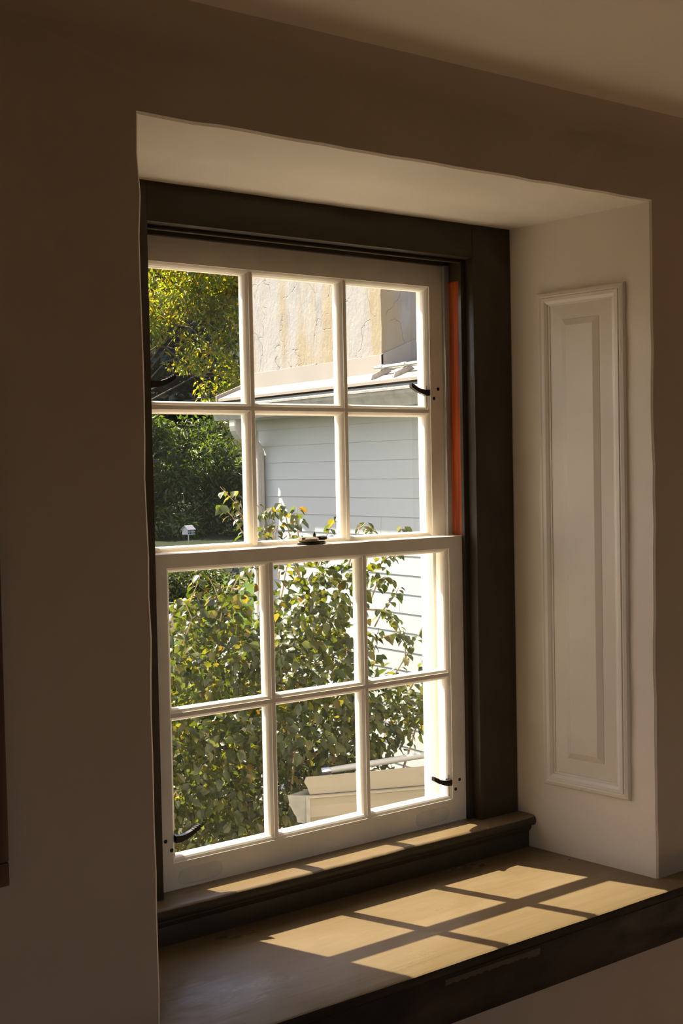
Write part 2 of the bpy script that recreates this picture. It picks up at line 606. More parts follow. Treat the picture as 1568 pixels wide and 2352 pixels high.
BUSH = [(1.748, 3.078, 0.078, 0.127), (1.92, 3.079, 0.127, 0.151), (2.103, 3.069, 0.112, 0.164), (1.71, 2.974, -0.117, 0.177), (1.93, 2.938, -0.116, 0.19), (2.103, 2.815, -0.057, 0.201), (2.324, 2.908, 0.085, 0.197), (2.491, 2.914, 0.181, 0.178), (2.618, 2.952, 0.305, 0.102), (2.423, 2.969, 0.294, 0.1), (2.861, 3.021, 0.266, 0.075), (2.554, 2.858, -0.065, 0.178), (2.326, 2.77, -0.205, 0.215), (2.677, 2.881, -0.34, 0.169), (2.946, 2.93, -0.416, 0.14), (3.091, 2.944, -0.508, 0.118), (1.651, 2.881, -0.386, 0.225), (1.901, 2.822, -0.413, 0.229), (2.158, 2.759, -0.439, 0.233), (2.479, 2.77, -0.509, 0.208), (2.813, 2.897, -0.556, 0.161), (1.64, 2.876, -0.672, 0.245), (1.89, 2.817, -0.703, 0.249), (2.202, 2.836, -0.761, 0.258), (2.511, 2.859, -0.752, 0.222), (1.582, 2.783, -0.947, 0.241), (1.861, 2.703, -0.984, 0.245), (2.226, 2.806, -1.041, 0.258), (1.495, 3.005, -0.137, 0.184), (1.423, 2.922, -0.401, 0.221), (1.395, 2.928, -0.721, 0.241), (1.72, 2.795, -1.205, 0.266), (2.005, 2.71, -1.246, 0.27), (1.447, 2.875, -1.084, 0.241), (2.142, 3.391, -0.356, 0.275), (2.383, 3.216, -0.362, 0.298), (2.664, 3.136, -0.386, 0.256), (2.002, 3.35, -0.787, 0.316), (2.348, 3.222, -0.82, 0.321), (2.671, 3.116, -0.712, 0.256), (2.136, 3.239, -1.129, 0.316), (2.545, 3.237, -0.033, 0.21), (2.225, 3.958, -0.148, 0.223), (2.358, 3.853, -0.349, 0.272), (2.194, 3.968, -0.444, 0.272), (2.535, 3.854, -0.218, 0.226), (2.156, 3.86, -0.718, 0.292), (2.447, 3.775, -0.648, 0.297), (2.692, 3.734, -0.373, 0.226), (2.191, 3.695, -1.081, 0.312), (2.518, 3.582, -1.068, 0.317), (1.984, 3.762, -0.15, 0.166), (1.954, 3.886, -0.643, 0.264)]
TWIGS = [[(2.148, 3.037, 0.133), (2.028, 2.892, 0.473), (1.915, 2.859, 0.668), (1.851, 2.909, 0.757)], [(2.225, 2.989, 0.284), (2.16, 2.921, 0.487), (2.133, 2.945, 0.595), (2.097, 2.974, 0.661)], [(2.313, 2.924, 0.282), (2.222, 2.877, 0.507), (2.208, 2.891, 0.615), (2.193, 2.905, 0.669)], [(2.333, 2.913, 0.347), (2.312, 2.935, 0.501), (2.306, 2.943, 0.588), (2.312, 2.941, 0.643)], [(2.173, 2.906, 0.358), (2.153, 2.926, 0.487), (2.156, 2.929, 0.616), (2.154, 2.932, 0.648)], [(2.443, 2.956, 0.338), (2.465, 2.945, 0.449), (2.499, 2.924, 0.526), (2.533, 2.902, 0.591)], [(2.628, 2.945, 0.327), (2.659, 2.927, 0.439), (2.681, 2.916, 0.518), (2.709, 2.896, 0.551)], [(2.761, 2.972, 0.317), (2.775, 2.967, 0.432), (2.786, 2.962, 0.489), (2.783, 2.965, 0.523)], [(2.897, 2.997, 0.331), (2.939, 2.972, 0.423), (2.969, 2.952, 0.473), (2.989, 2.939, 0.515)], [(2.773, 2.955, 0.134), (2.814, 2.93, 0.247), (2.842, 2.91, 0.258), (2.864, 2.894, 0.235)], [(2.693, 2.889, 0.1), (2.748, 2.849, 0.098), (2.792, 2.815, 0.075), (2.809, 2.801, 0.029)], [(2.784, 2.938, -0.073), (2.84, 2.898, -0.052), (2.897, 2.858, -0.03), (2.923, 2.837, -0.088)], [(2.912, 2.959, -0.299), (2.973, 2.92, -0.184), (3.023, 2.888, -0.092), (3.058, 2.866, -0.023)], [(3.028, 2.994, -0.412), (3.079, 2.961, -0.318), (3.114, 2.939, -0.248), (3.141, 2.922, -0.202)], [(2.878, 3.011, 0.308), (2.907, 2.991, 0.342), (2.936, 2.971, 0.365), (2.959, 2.954, 0.376)], [(1.751, 3.079, 0.163), (1.78, 3.062, 0.247), (1.799, 3.05, 0.299), (1.809, 3.045, 0.331)], [(1.977, 3.043, 0.233), (2.005, 3.025, 0.297), (2.041, 3.0, 0.339), (2.068, 2.982, 0.36)], [(2.165, 2.902, 0.143), (2.186, 2.891, 0.25), (2.197, 2.886, 0.314), (2.208, 2.881, 0.368)], [(1.649, 3.026, 0.072), (1.643, 3.033, 0.134), (1.653, 3.028, 0.186), (1.667, 3.018, 0.206)], [(2.313, 2.924, 0.282), (2.211, 2.882, 0.443), (2.232, 2.871, 0.539), (2.268, 2.847, 0.592)], [(2.101, 2.955, 0.295), (2.105, 2.958, 0.424), (2.116, 2.954, 0.51), (2.121, 2.952, 0.563)], [(2.17, 2.905, 0.293), (2.175, 2.907, 0.422), (2.164, 2.919, 0.508), (2.181, 2.91, 0.573)], [(2.154, 3.04, 0.286), (2.001, 2.914, 0.538), (1.914, 2.859, 0.647), (1.906, 2.869, 0.735)], [(2.086, 2.969, 0.36), (1.99, 2.921, 0.517), (1.891, 2.874, 0.617), (1.853, 2.904, 0.67)], [(2.153, 3.04, 0.264), (2.02, 2.899, 0.495), (1.99, 2.925, 0.601), (1.979, 2.937, 0.686)], [(1.68, 3.0, 0.009), (1.719, 2.978, 0.132), (1.696, 2.998, 0.206), (1.675, 3.014, 0.227)], [(1.867, 2.99, 0.033), (1.888, 2.98, 0.16), (1.861, 3.004, 0.266), (1.839, 3.022, 0.319)], [(2.786, 2.94, -0.004), (2.827, 2.914, 0.086), (2.876, 2.882, 0.154), (2.896, 2.869, 0.199)], [(2.971, 2.919, -0.23), (2.976, 2.921, -0.114), (2.951, 2.944, -0.02), (2.934, 2.958, 0.039)]]
YTREE = [(7.68, 14.122, 3.605, 0.229), (7.831, 13.315, 3.78, 0.249), (8.194, 15.002, 3.949, 0.224), (8.568, 14.015, 3.695, 0.178), (8.237, 14.015, 3.44, 0.249), (8.486, 14.322, 3.979, 0.235), (8.147, 14.783, 4.039, 0.222), (8.487, 14.213, 3.474, 0.276), (7.907, 14.099, 3.468, 0.271), (8.204, 13.288, 3.788, 0.178), (8.704, 13.892, 3.713, 0.196), (7.966, 13.881, 3.686, 0.226), (8.307, 14.279, 3.455, 0.276), (8.606, 14.038, 3.393, 0.18), (8.805, 14.358, 3.46, 0.235), (8.592, 14.388, 3.908, 0.234), (8.079, 14.785, 3.478, 0.254), (7.498, 14.308, 2.998, 0.154), (8.09, 14.797, 3.098, 0.148), (8.36, 14.312, 3.448, 0.178), (8.476, 13.783, 2.9, 0.247), (7.911, 14.401, 3.413, 0.143), (7.782, 14.508, 3.242, 0.157), (7.372, 14.206, 2.946, 0.239), (8.468, 13.713, 3.208, 0.194), (8.254, 14.059, 3.12, 0.207), (8.491, 13.635, 3.133, 0.216), (8.113, 15.0, 3.376, 0.203), (8.041, 13.942, 3.4, 0.2), (7.589, 14.686, 3.141, 0.147), (8.408, 14.168, 2.738, 0.156), (7.94, 13.2, 2.526, 0.121), (8.096, 13.536, 2.475, 0.16), (8.123, 13.752, 2.745, 0.148), (7.868, 13.806, 2.632, 0.153), (8.457, 13.922, 2.892, 0.191), (8.218, 14.558, 2.865, 0.146), (8.018, 14.489, 2.764, 0.132), (8.251, 14.591, 2.824, 0.166), (7.918, 13.836, 2.489, 0.138), (7.839, 13.667, 2.382, 0.099), (8.139, 14.608, 2.554, 0.157), (7.977, 14.725, 2.529, 0.143), (7.73, 13.559, 2.403, 0.11), (8.416, 13.49, 2.393, 0.157), (8.708, 14.414, 2.401, 0.14), (8.458, 14.502, 2.11, 0.22), (8.71, 14.413, 2.106, 0.146), (8.646, 13.937, 2.135, 0.171), (8.078, 13.497, 2.346, 0.123), (8.703, 14.201, 2.45, 0.128), (8.946, 14.241, 2.24, 0.212), (8.18, 12.993, 2.191, 0.182), (8.551, 14.001, 2.026, 0.132), (8.581, 13.871, 1.828, 0.118), (8.418, 13.723, 1.84, 0.149), (8.504, 13.782, 2.042, 0.152), (8.76, 14.357, 1.902, 0.156), (8.59, 13.976, 3.64, 0.266), (7.637, 13.944, 3.398, 0.218), (8.351, 14.429, 3.37, 0.161), (7.533, 13.737, 3.457, 0.16), (8.243, 13.125, 2.968, 0.211), (7.924, 13.899, 3.383, 0.234), (8.06, 13.421, 1.933, 0.102), (8.311, 14.277, 1.95, 0.11), (8.239, 13.633, 1.525, 0.094), (8.817, 14.056, 1.423, 0.099), (8.448, 13.72, 1.415, 0.1), (8.409, 13.67, 1.223, 0.077), (8.122, 13.108, 1.208, 0.083), (7.471, 15.378, 3.233, 0.31), (7.263, 14.194, 3.205, 0.308), (7.097, 15.108, 3.27, 0.397), (7.556, 14.926, 3.472, 0.34), (6.635, 14.149, 3.417, 0.246), (7.101, 14.014, 4.119, 0.24), (7.105, 13.868, 3.927, 0.368), (7.103, 15.125, 3.232, 0.388), (7.704, 14.953, 3.604, 0.244), (7.535, 14.913, 3.677, 0.255), (7.023, 13.961, 2.982, 0.279), (7.055, 14.303, 3.157, 0.258), (7.247, 15.192, 3.553, 0.309), (7.04, 14.553, 3.744, 0.303), (7.921, 15.184, 4.609, 0.318), (8.764, 14.022, 4.79, 0.374), (8.465, 13.814, 4.418, 0.347), (8.487, 13.038, 4.593, 0.354), (8.805, 13.486, 4.396, 0.359), (7.501, 13.956, 4.555, 0.328), (8.082, 14.516, 4.745, 0.41), (7.82, 14.134, 4.25, 0.383), (8.117, 13.545, 4.547, 0.229), (7.918, 13.595, 4.44, 0.288), (7.647, 13.721, 4.111, 0.398), (8.15, 14.008, 4.35, 0.381), (8.69, 13.644, 4.378, 0.361), (8.965, 13.953, 4.591, 0.413), (7.955, 13.699, 4.588, 0.353), (8.761, 14.319, 4.144, 0.283), (8.653, 13.056, 3.605, 0.349), (9.29, 12.667, 2.201, 0.379), (9.232, 13.697, 3.36, 0.251), (8.607, 13.242, 2.368, 0.29), (8.823, 12.535, 2.658, 0.279), (8.886, 12.911, 3.109, 0.328), (9.691, 13.0, 3.378, 0.253), (8.635, 12.882, 2.704, 0.379), (10.041, 13.565, 4.151, 0.31), (9.257, 12.785, 2.521, 0.347), (9.115, 12.824, 2.412, 0.36), (9.666, 12.974, 2.743, 0.252), (9.405, 13.556, 3.516, 0.361), (9.425, 13.415, 3.884, 0.35), (8.998, 13.674, 2.288, 0.257), (9.491, 12.746, 3.882, 0.356), (9.426, 13.381, 3.037, 0.318), (8.67, 12.815, 3.75, 0.347), (9.664, 13.392, 3.078, 0.302), (9.315, 13.926, 3.484, 0.246), (9.47, 13.621, 3.768, 0.302), (9.088, 13.431, 3.364, 0.372), (8.693, 12.822, 2.309, 0.27), (9.092, 13.929, 4.089, 0.372), (8.854, 13.373, 3.816, 0.363), (9.571, 13.146, 2.584, 0.259)]
GREEN = [(10.062, 18.233, 1.615, 0.267), (9.968, 18.708, 1.573, 0.192), (10.826, 18.326, 0.886, 0.246), (10.311, 18.206, 1.212, 0.328), (10.64, 18.344, 1.51, 0.26), (9.961, 17.439, 1.053, 0.287), (10.382, 17.982, 1.3, 0.251), (9.488, 17.846, 1.263, 0.25), (10.391, 18.045, 1.351, 0.324), (10.866, 18.079, 1.672, 0.279), (9.437, 18.206, 1.444, 0.193), (10.082, 17.858, 0.853, 0.307), (10.655, 18.338, 1.682, 0.277), (10.853, 17.977, 1.064, 0.237), (10.771, 18.222, 0.843, 0.253), (10.231, 17.425, 1.293, 0.186), (9.433, 18.099, 1.601, 0.251), (10.362, 17.831, 1.249, 0.277), (10.076, 18.58, 1.346, 0.246), (9.878, 18.645, 0.896, 0.24), (10.058, 18.332, 1.272, 0.218), (9.714, 18.896, 1.622, 0.208), (9.786, 17.884, 0.726, 0.206), (9.618, 17.714, 0.748, 0.195), (9.4, 17.914, 0.521, 0.183), (10.077, 18.459, 0.564, 0.194), (9.611, 17.711, 0.583, 0.315), (9.714, 18.365, 0.805, 0.208), (9.887, 17.668, 0.613, 0.188), (10.417, 18.352, 0.656, 0.256), (10.274, 17.592, 0.638, 0.22), (10.21, 17.78, 0.399, 0.196), (10.228, 18.153, 0.143, 0.186), (9.343, 18.146, 0.812, 0.186), (9.791, 18.975, 0.385, 0.218), (10.672, 18.186, 0.498, 0.323), (10.743, 17.344, 0.735, 0.252), (10.737, 17.328, 0.687, 0.285), (10.316, 17.687, 0.427, 0.263), (11.027, 17.831, 0.604, 0.276), (11.088, 18.067, 0.252, 0.227), (10.774, 18.076, 0.56, 0.242), (10.659, 18.068, 0.617, 0.258), (10.733, 17.63, 0.418, 0.193), (10.461, 17.785, 0.181, 0.275), (10.262, 17.557, 0.13, 0.283), (10.303, 17.778, -0.515, 0.233), (10.301, 16.921, -0.366, 0.215), (9.854, 18.996, -0.133, 0.192), (10.012, 17.488, 0.13, 0.255), (9.61, 17.897, 0.187, 0.255), (10.133, 17.642, 0.203, 0.299), (9.447, 17.685, -0.214, 0.27), (10.036, 17.435, -0.415, 0.193), (9.935, 18.74, 0.139, 0.191), (9.037, 17.615, -0.512, 0.281), (9.149, 17.589, -0.122, 0.273), (10.201, 17.683, -0.313, 0.288), (9.633, 17.59, -0.253, 0.182), (10.542, 17.523, -0.285, 0.199), (10.08, 17.724, -0.164, 0.181), (9.402, 17.161, -0.136, 0.235), (10.501, 17.266, -0.728, 0.284), (9.796, 18.336, -0.701, 0.248), (9.695, 17.168, -0.517, 0.212), (10.996, 17.263, -0.906, 0.346), (10.2, 17.293, -0.957, 0.254), (11.075, 17.322, -1.001, 0.27), (10.803, 17.607, -0.753, 0.338), (9.421, 17.296, -0.909, 0.201), (10.394, 17.14, -0.654, 0.287), (9.046, 17.718, -0.818, 0.252), (9.868, 17.877, -0.876, 0.237), (9.244, 17.8, -0.621, 0.201), (9.499, 18.07, -0.873, 0.341), (10.733, 16.646, -0.93, 0.213), (9.676, 17.668, -0.719, 0.272), (9.601, 17.328, -0.884, 0.257), (8.982, 17.818, -0.372, 0.33), (9.17, 18.246, 1.661, 0.399), (8.896, 18.296, 1.263, 0.326), (9.598, 19.246, 0.472, 0.478), (9.335, 18.21, 1.595, 0.286), (8.8, 18.348, 0.823, 0.401), (8.649, 18.776, 0.898, 0.463), (8.792, 18.351, 1.023, 0.375), (9.421, 19.242, -0.088, 0.482), (9.076, 19.308, 1.367, 0.473), (8.836, 18.33, -0.444, 0.343), (8.959, 19.221, 1.679, 0.495), (9.522, 18.796, 0.47, 0.503), (9.287, 18.549, 0.124, 0.403), (8.968, 19.261, 1.24, 0.518), (9.057, 18.637, 0.638, 0.388), (11.691, 17.682, 0.134, 0.331), (11.009, 17.292, 0.02, 0.478), (11.1, 16.771, -0.8, 0.289), (11.215, 17.262, -0.045, 0.351), (10.675, 16.263, -0.712, 0.418), (11.377, 17.802, 0.012, 0.516), (11.586, 17.72, 0.679, 0.337), (10.643, 16.637, -0.562, 0.336), (10.962, 16.397, -0.799, 0.363), (10.907, 17.141, 0.818, 0.502), (10.746, 17.168, 0.623, 0.301), (11.094, 17.154, -0.433, 0.428)]

# ------------------------------------------------------------------ the room
W = 0.80                      # width between the sash stops; z = 0 is the foot of the lower sash, y = 0 its room face
Y_ROOM = -0.4085              # room face of the thick wall
Y_CAS = -0.0382               # room face of the casing
Y_OUT = 0.20                  # outer face of the wall
Z_FLOOR, Z_CEIL = -0.90, 1.572
Z_SILL = -0.0731
ROOM_X0, ROOM_X1, ROOM_Y0 = -2.7, 3.1, -5.0


def jitter_line(a, b, n, amp, seed):
    """Points from a to b with a hand-plastered wobble across the line (ends fixed)."""
    r = np.random.default_rng(seed)
    a, b = Vector(a), Vector(b)
    out = []
    for i in range(n):
        t = i / n
        p = a.lerp(b, t)
        if i:
            j = r.normal(0, amp, 2)
            d = (b - a).normalized()
            side = Vector((d.z, 0, -d.x))
            p = p + side * j[0] + Vector((0, j[1], 0))
        out.append(p)
    return out


def ring_rect(x0, x1, z0, z1, y, n=24, amp=0.0, seed=1):
    c = [(x0, y, z0), (x1, y, z0), (x1, y, z1), (x0, y, z1)]
    out = []
    for i in range(4):
        out += jitter_line(c[i], c[(i + 1) % 4], n, amp, seed + i)
    return out


XL, XR, ZR = -0.214, 0.9872, 1.3862          # opening in the room face
XIL, XIR, ZI = -0.1296, 0.9296, 1.3832       # the splayed recess where it meets the casing
ZB = -0.12
m = MB()
SX0, SX1 = -1.2, 1.5
big0 = ring_rect(SX0, SX1, Z_FLOOR, Z_CEIL + 0.02, Y_ROOM)
m.rings([big0,
         ring_rect(XL - 0.004, XR + 0.004, ZB, ZR + 0.004, Y_ROOM, amp=0.0009, seed=3),
         ring_rect(XL, XR, ZB, ZR, Y_ROOM + 0.004, amp=0.0009, seed=3),
         ring_rect(XIL, XIR, ZB, ZI, Y_CAS + 0.028, amp=0.0004, seed=9),
         ring_rect(-0.065, 0.865, -0.05, 1.345, Y_CAS + 0.030),
         ring_rect(-0.075, 0.875, -0.05, 1.345, Y_OUT),
         ring_rect(SX0, SX1, Z_FLOOR, Z_CEIL + 0.02, Y_OUT)], False, False)
# the wall runs on to both sides, each stretch with an added plain window; then its upper and lower parts
m.rings([ring_rect(SX1, ROOM_X1, Z_FLOOR, Z_CEIL + 0.02, Y_ROOM, 1), ring_rect(1.70, 2.98, -0.07, 1.38, Y_ROOM, 1), ring_rect(1.75, 2.93, -0.07, 1.38, Y_OUT, 1),
         ring_rect(SX1, ROOM_X1, Z_FLOOR, Z_CEIL + 0.02, Y_OUT, 1)], False, False)
m.rings([ring_rect(ROOM_X0, SX0, Z_FLOOR, Z_CEIL + 0.02, Y_ROOM, 1), ring_rect(-2.60, -1.95, -0.07, 1.38, Y_ROOM, 1), ring_rect(-2.55, -2.00, -0.07, 1.38, Y_OUT, 1),
         ring_rect(ROOM_X0, SX0, Z_FLOOR, Z_CEIL + 0.02, Y_OUT, 1)], False, False)
m.box((ROOM_X0, Y_ROOM + 0.1, Z_CEIL + 0.02), (ROOM_X1, Y_OUT, Z_CEIL + 1.6))
m.box((ROOM_X0, Y_ROOM + 0.1, Z_FLOOR - 1.7), (ROOM_X1, Y_OUT, Z_FLOOR))
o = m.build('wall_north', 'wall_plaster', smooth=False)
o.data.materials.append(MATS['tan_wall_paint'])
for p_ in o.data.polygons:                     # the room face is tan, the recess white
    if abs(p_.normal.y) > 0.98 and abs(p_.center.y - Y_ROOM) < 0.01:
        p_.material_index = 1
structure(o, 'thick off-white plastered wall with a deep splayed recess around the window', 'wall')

# ceiling with a soft coved edge where it meets the window wall
m = MB()
RC = 0.075
prof = [(Y_ROOM - RC + RC * math.cos(math.radians(10 * k_)), Z_CEIL - RC + RC * math.sin(math.radians(10 * k_))) for k_ in range(10)]
prof += [(ROOM_Y0, Z_CEIL), (ROOM_Y0, Z_CEIL + 0.12), (Y_ROOM + 0.05, Z_CEIL + 0.12), (Y_ROOM + 0.05, Z_CEIL - RC)]
m.prism(prof, (ROOM_X0, 0, 0), (ROOM_X1, 0, 0), (0, 1, 0), (0, 0, 1))
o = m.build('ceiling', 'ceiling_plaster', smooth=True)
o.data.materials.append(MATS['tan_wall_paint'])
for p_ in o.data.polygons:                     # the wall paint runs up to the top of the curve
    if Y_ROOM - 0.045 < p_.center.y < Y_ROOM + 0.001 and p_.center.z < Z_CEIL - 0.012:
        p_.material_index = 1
structure(o, 'low off-white plaster ceiling meeting the window wall in a soft curve', 'ceiling')

fl = empty('floor', (0, 0, Z_FLOOR), 'brown wooden floor boards of the room, below the frame', 'floor', kind='structure')
k = 0
y = ROOM_Y0
while y < Y_ROOM:
    mb = MB().box((ROOM_X0, y + 0.002, Z_FLOOR - 0.03), (ROOM_X1, min(y + 0.178, Y_ROOM), Z_FLOOR))
    mb.build('floor_board', 'floor_wood', fl)
    y += 0.18


me_ = MB().rings([[(ROOM_X1 + d, yy, zz) for yy, zz in ((ROOM_Y0, Z_FLOOR), (Y_ROOM + 0.1, Z_FLOOR), (Y_ROOM + 0.1, Z_CEIL + 0.1), (ROOM_Y0, Z_CEIL + 0.1))] for d in (0.2, 0)])
structure(me_.build('wall_east', 'wall_plaster'), 'off-white side wall to the right of the room, outside the frame', 'wall')
mw = MB().rings([[(ROOM_X0 + d, yy, zz) for yy, zz in ((ROOM_Y0, Z_FLOOR), (Y_ROOM + 0.1, Z_FLOOR), (Y_ROOM + 0.1, Z_CEIL + 0.1), (ROOM_Y0, Z_CEIL + 0.1))] for d in (-0.2, 0)])
structure(mw.build('wall_west', 'wall_plaster'), 'off-white side wall to the left of the room, outside the frame', 'wall')
ms_ = MB()
ms_.rings([ring_rect(ROOM_X0, ROOM_X1, Z_FLOOR, Z_CEIL + 0.1, ROOM_Y0, 1), ring_rect(-1.1, 1.1, 0.1, 1.35, ROOM_Y0, 1), ring_rect(-1.1, 1.1, 0.1, 1.35, ROOM_Y0 - 0.2, 1),
           ring_rect(ROOM_X0, ROOM_X1, Z_FLOOR, Z_CEIL + 0.1, ROOM_Y0 - 0.2, 1)], False, False)
structure(ms_.build('wall_south', 'wall_plaster'), 'off-white wall behind the camera, outside the frame', 'wall')


def plain_window(name, axis, pos, a0, a1, z0, z1, label):
    """A simple fixed window added out of view to brighten the room: frame, cross bars, panes."""
    c = (pos, (a0 + a1) / 2, z0) if axis == 'x' else ((a0 + a1) / 2, pos, z0)
    root = empty(name, c, label, 'window', kind='structure')

    def bx(u0, u1, w0, w1, t, nm, mt):
        mb = MB()
        mb.box((pos - t, u0, w0), (pos + t, u1, w1)) if axis == 'x' else mb.box((u0, pos - t, w0), (u1, pos + t, w1))
        return mb.build(nm, mt, root)
    bx(a0, a0 + 0.05, z0, z1, 0.02, 'stile', 'sash_paint')
    bx(a1 - 0.05, a1, z0, z1, 0.02, 'stile', 'sash_paint')
    bx(a0 + 0.05, a1 - 0.05, z0, z0 + 0.06, 0.02, 'rail', 'sash_paint')
    bx(a0 + 0.05, a1 - 0.05, z1 - 0.06, z1, 0.02, 'rail', 'sash_paint')
    zm = (z0 + z1) / 2
    bx(a0 + 0.05, a1 - 0.05, zm - 0.015, zm + 0.015, 0.014, 'muntin', 'sash_paint')
    am = (a0 + a1) / 2
    bx(am - 0.012, am + 0.012, z0 + 0.06, z1 - 0.06, 0.012, 'muntin', 'sash_paint')
    for u0, u1 in ((a0 + 0.05, am - 0.012), (am + 0.012, a1 - 0.05)):
        for w0, w1 in ((z0 + 0.06, zm - 0.015), (zm + 0.015, z1 - 0.06)):
            bx(u0, u1, w0, w1, 0.0015, 'pane', 'window_glass')
    return root


plain_window('fill_window_2', 'y', 0.10, 1.73, 2.95, -0.07, 1.38, 'white four-pane window further right in the window wall, unseen, added to brighten the room')  # added outside the frame, throws sun on the floor for warm bounce
plain_window('fill_window_3', 'y', 0.10, -2.57, -1.98, -0.07, 1.38, 'white four-pane window further left in the window wall, unseen, added to brighten the room')  # added outside the frame for more room light
portal((-2.27, 0.20, 0.65), (0, -1, 0), 0.58, 1.5)
plain_window('fill_window_4', 'y', ROOM_Y0 - 0.12, -1.1, 1.1, 0.1, 1.35, 'wide white four-pane window added unseen behind the camera to brighten the room')  # added out of view to light the faces turned to the room
portal((0.0, ROOM_Y0 - 0.25, 0.72), (0, 1, 0), 2.2, 1.3)
portal((2.34, 0.20, 0.65), (0, -1, 0), 1.22, 1.5)

# ------------------------------------------------------------------ window frame and casing (dark olive paint)
cas = empty('trim_1', (0.4, Y_CAS, 0), 'dark olive-brown painted wooden casing around the sash window', 'window casing', kind='structure')
CI, CO, CZI, CZO = 0.8132, 0.931, 1.3077, 1.3845
CIL, COL_ = W - CI, W - 0.931
MB().box((CI, Y_CAS, 0), (CO, Y_CAS + 0.0277, CZO)).build('side_casing', 'trim_paint', cas, bevel=0.0015)
MB().box((COL_, Y_CAS, 0), (CIL, Y_CAS + 0.0277, CZO)).build('side_casing', 'trim_paint', cas, bevel=0.0015)
MB().box((CIL, Y_CAS + 0.0004, CZI), (CI, Y_CAS + 0.0277, CZO)).build('head_casing', 'trim_paint_long', cas, bevel=0.0015)
# inner stops holding the lower sash: a thin strip with a rounded bead
stop = [(0.0, -0.0105), (0.0, -0.0025), (0.0006, -0.0006), (0.002, 0.0), (0.016, 0.0), (0.016, -0.0105)]


def stop_strip(sign, x, name):
    m_ = MB()
    pr = [(u * sign, -0.0105 - v - 0.0) for u, v in [(0, 0), (0, 0.0)]]
    outline = [(x, -0.0098), (x + sign * 0.0012, -0.0105), (x + sign * 0.004, -0.0105), (x + sign * 0.0052, -0.0085), (x + sign * 0.0064, -0.0105),
               (x + sign * 0.03, -0.0105), (x + sign * 0.03, -0.0008), (x, -0.0008)]
    m_.prism(outline, (0, 0, 0), (0, 0, CZI + 0.012), (1, 0, 0), (0, 1, 0))
    return m_.build(name, 'trim_paint', cas)


stop_strip(1, 0.800, 'stop_bead')
stop_strip(-1, 0.000, 'stop_bead')
MB().prism([(-0.0098, 1.2995), (-0.0105, 1.3010), (-0.0105, 1.304), (-0.0085, 1.3052), (-0.0105, 1.3064), (-0.0105, 1.33), (-0.0008, 1.33), (-0.0008, 1.2995)],
           (0.0, 0, 0), (0.80, 0, 0), (0, 1, 0), (0, 0, 1)).build('stop_bead', 'trim_paint_long', cas)

# ------------------------------------------------------------------ stool with rounded nosing, apron
st = empty('trim_2', (0.4, -0.07, -0.0731), 'narrow dark olive window stool with rounded nosing under the lower sash', 'window stool', kind='structure')
ny, zt = -0.080, 0.0065
nose = [(0.05, zt - 0.0065)] + [(0.0, zt - 0.003), (-0.05, zt - 0.0005)]
rr = 0.0125
for i in range(9):
    a = math.pi / 2 + math.pi * i / 8
    nose.append((ny + rr * 0.9 * math.cos(a), zt - 0.001 - rr + rr * math.sin(a)))
nose += [(-0.07, zt - 0.026), (0.05, zt - 0.026)]
mm = MB()
nsec = 90
rings = []
rn = np.random.default_rng(5)
wob = np.convolve(rn.normal(0, 0.0012, nsec + 9), np.ones(5) / 5, 'same')[:nsec + 1]
for i in range(nsec + 1):
    t = i / nsec
    x = -0.142 + (0.938 + 0.142) * t
    rings.append([(x, yy + (wob[i] if yy < -0.07 else 0), zz + (wob[i] * 0.6 if (yy < -0.07 and zz > zt - 0.02) else 0)) for yy, zz in nose])
mm.rings(rings)
ns_ = mm.build('nosing', 'sill_paint', st, smooth=True)
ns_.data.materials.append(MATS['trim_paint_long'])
for p_ in ns_.data.polygons:                   # sunlit top coloured paler, shaded sides darker
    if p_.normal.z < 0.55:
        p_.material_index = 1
MB().box((-0.136, -0.070, -0.080), (0.9352, -0.03, -0.0192)).build('apron', 'trim_paint_long', st, bevel=0.001)
MB().prism([(-0.070, -0.0195), (-0.0765, -0.0205), (-0.078, -0.0245), (-0.0745, -0.030), (-0.0715, -0.034), (-0.070, -0.036)], (-0.136, 0, 0), (0.936, 0, 0),
           (0, 1, 0), (0, 0, 1)).build('cove_moulding', 'trim_paint_long', st)

# ------------------------------------------------------------------ the deep sill board
sl = empty('trim_3', (0.4, -0.27, Z_SILL), 'deep dark olive wooden sill board crossed by sunlit pane shapes', 'window sill', kind='structure')
YF = -0.4705
sill_prof = [(-0.05, Z_SILL), (-0.30, Z_SILL), (YF + 0.006, Z_SILL), (YF + 0.001, Z_SILL - 0.0025), (YF, Z_SILL - 0.006), (YF, Z_SILL - 0.016), (YF + 0.002, Z_SILL - 0.020),
             (YF + 0.005, Z_SILL - 0.022), (-0.05, Z_SILL - 0.022)]
sx0, sx1 = -0.30, 1.16
m = MB()
rs = []
rn = np.random.default_rng(11)
nse = 60
wb = np.convolve(rn.normal(0, 0.0006, nse + 9), np.ones(5) / 5, 'same')
for i in range(nse + 1):
    x = sx0 + (sx1 - sx0) * i / nse
    rs.append([(x, yy + (wb[i] if yy < -0.4 else 0), zz + (wb[i + 3] if yy < -0.4 else 0)) for yy, zz in sill_prof])
m.rings(rs)
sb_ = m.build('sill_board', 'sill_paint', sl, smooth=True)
sb_.data.materials.append(MATS['sill_front_shade_paint'])
for p_ in sb_.data.polygons:                   # front edge coloured darker, its shade painted in
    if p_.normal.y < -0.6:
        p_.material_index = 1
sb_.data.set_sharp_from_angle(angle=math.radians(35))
MB().box((sx0 + 0.01, YF + 0.003, -0.1854), (sx1 - 0.01, Y_ROOM + 0.004, Z_SILL - 0.0215)).build('sill_front', 'sill_front_shade_paint', sl, bevel=0.001)
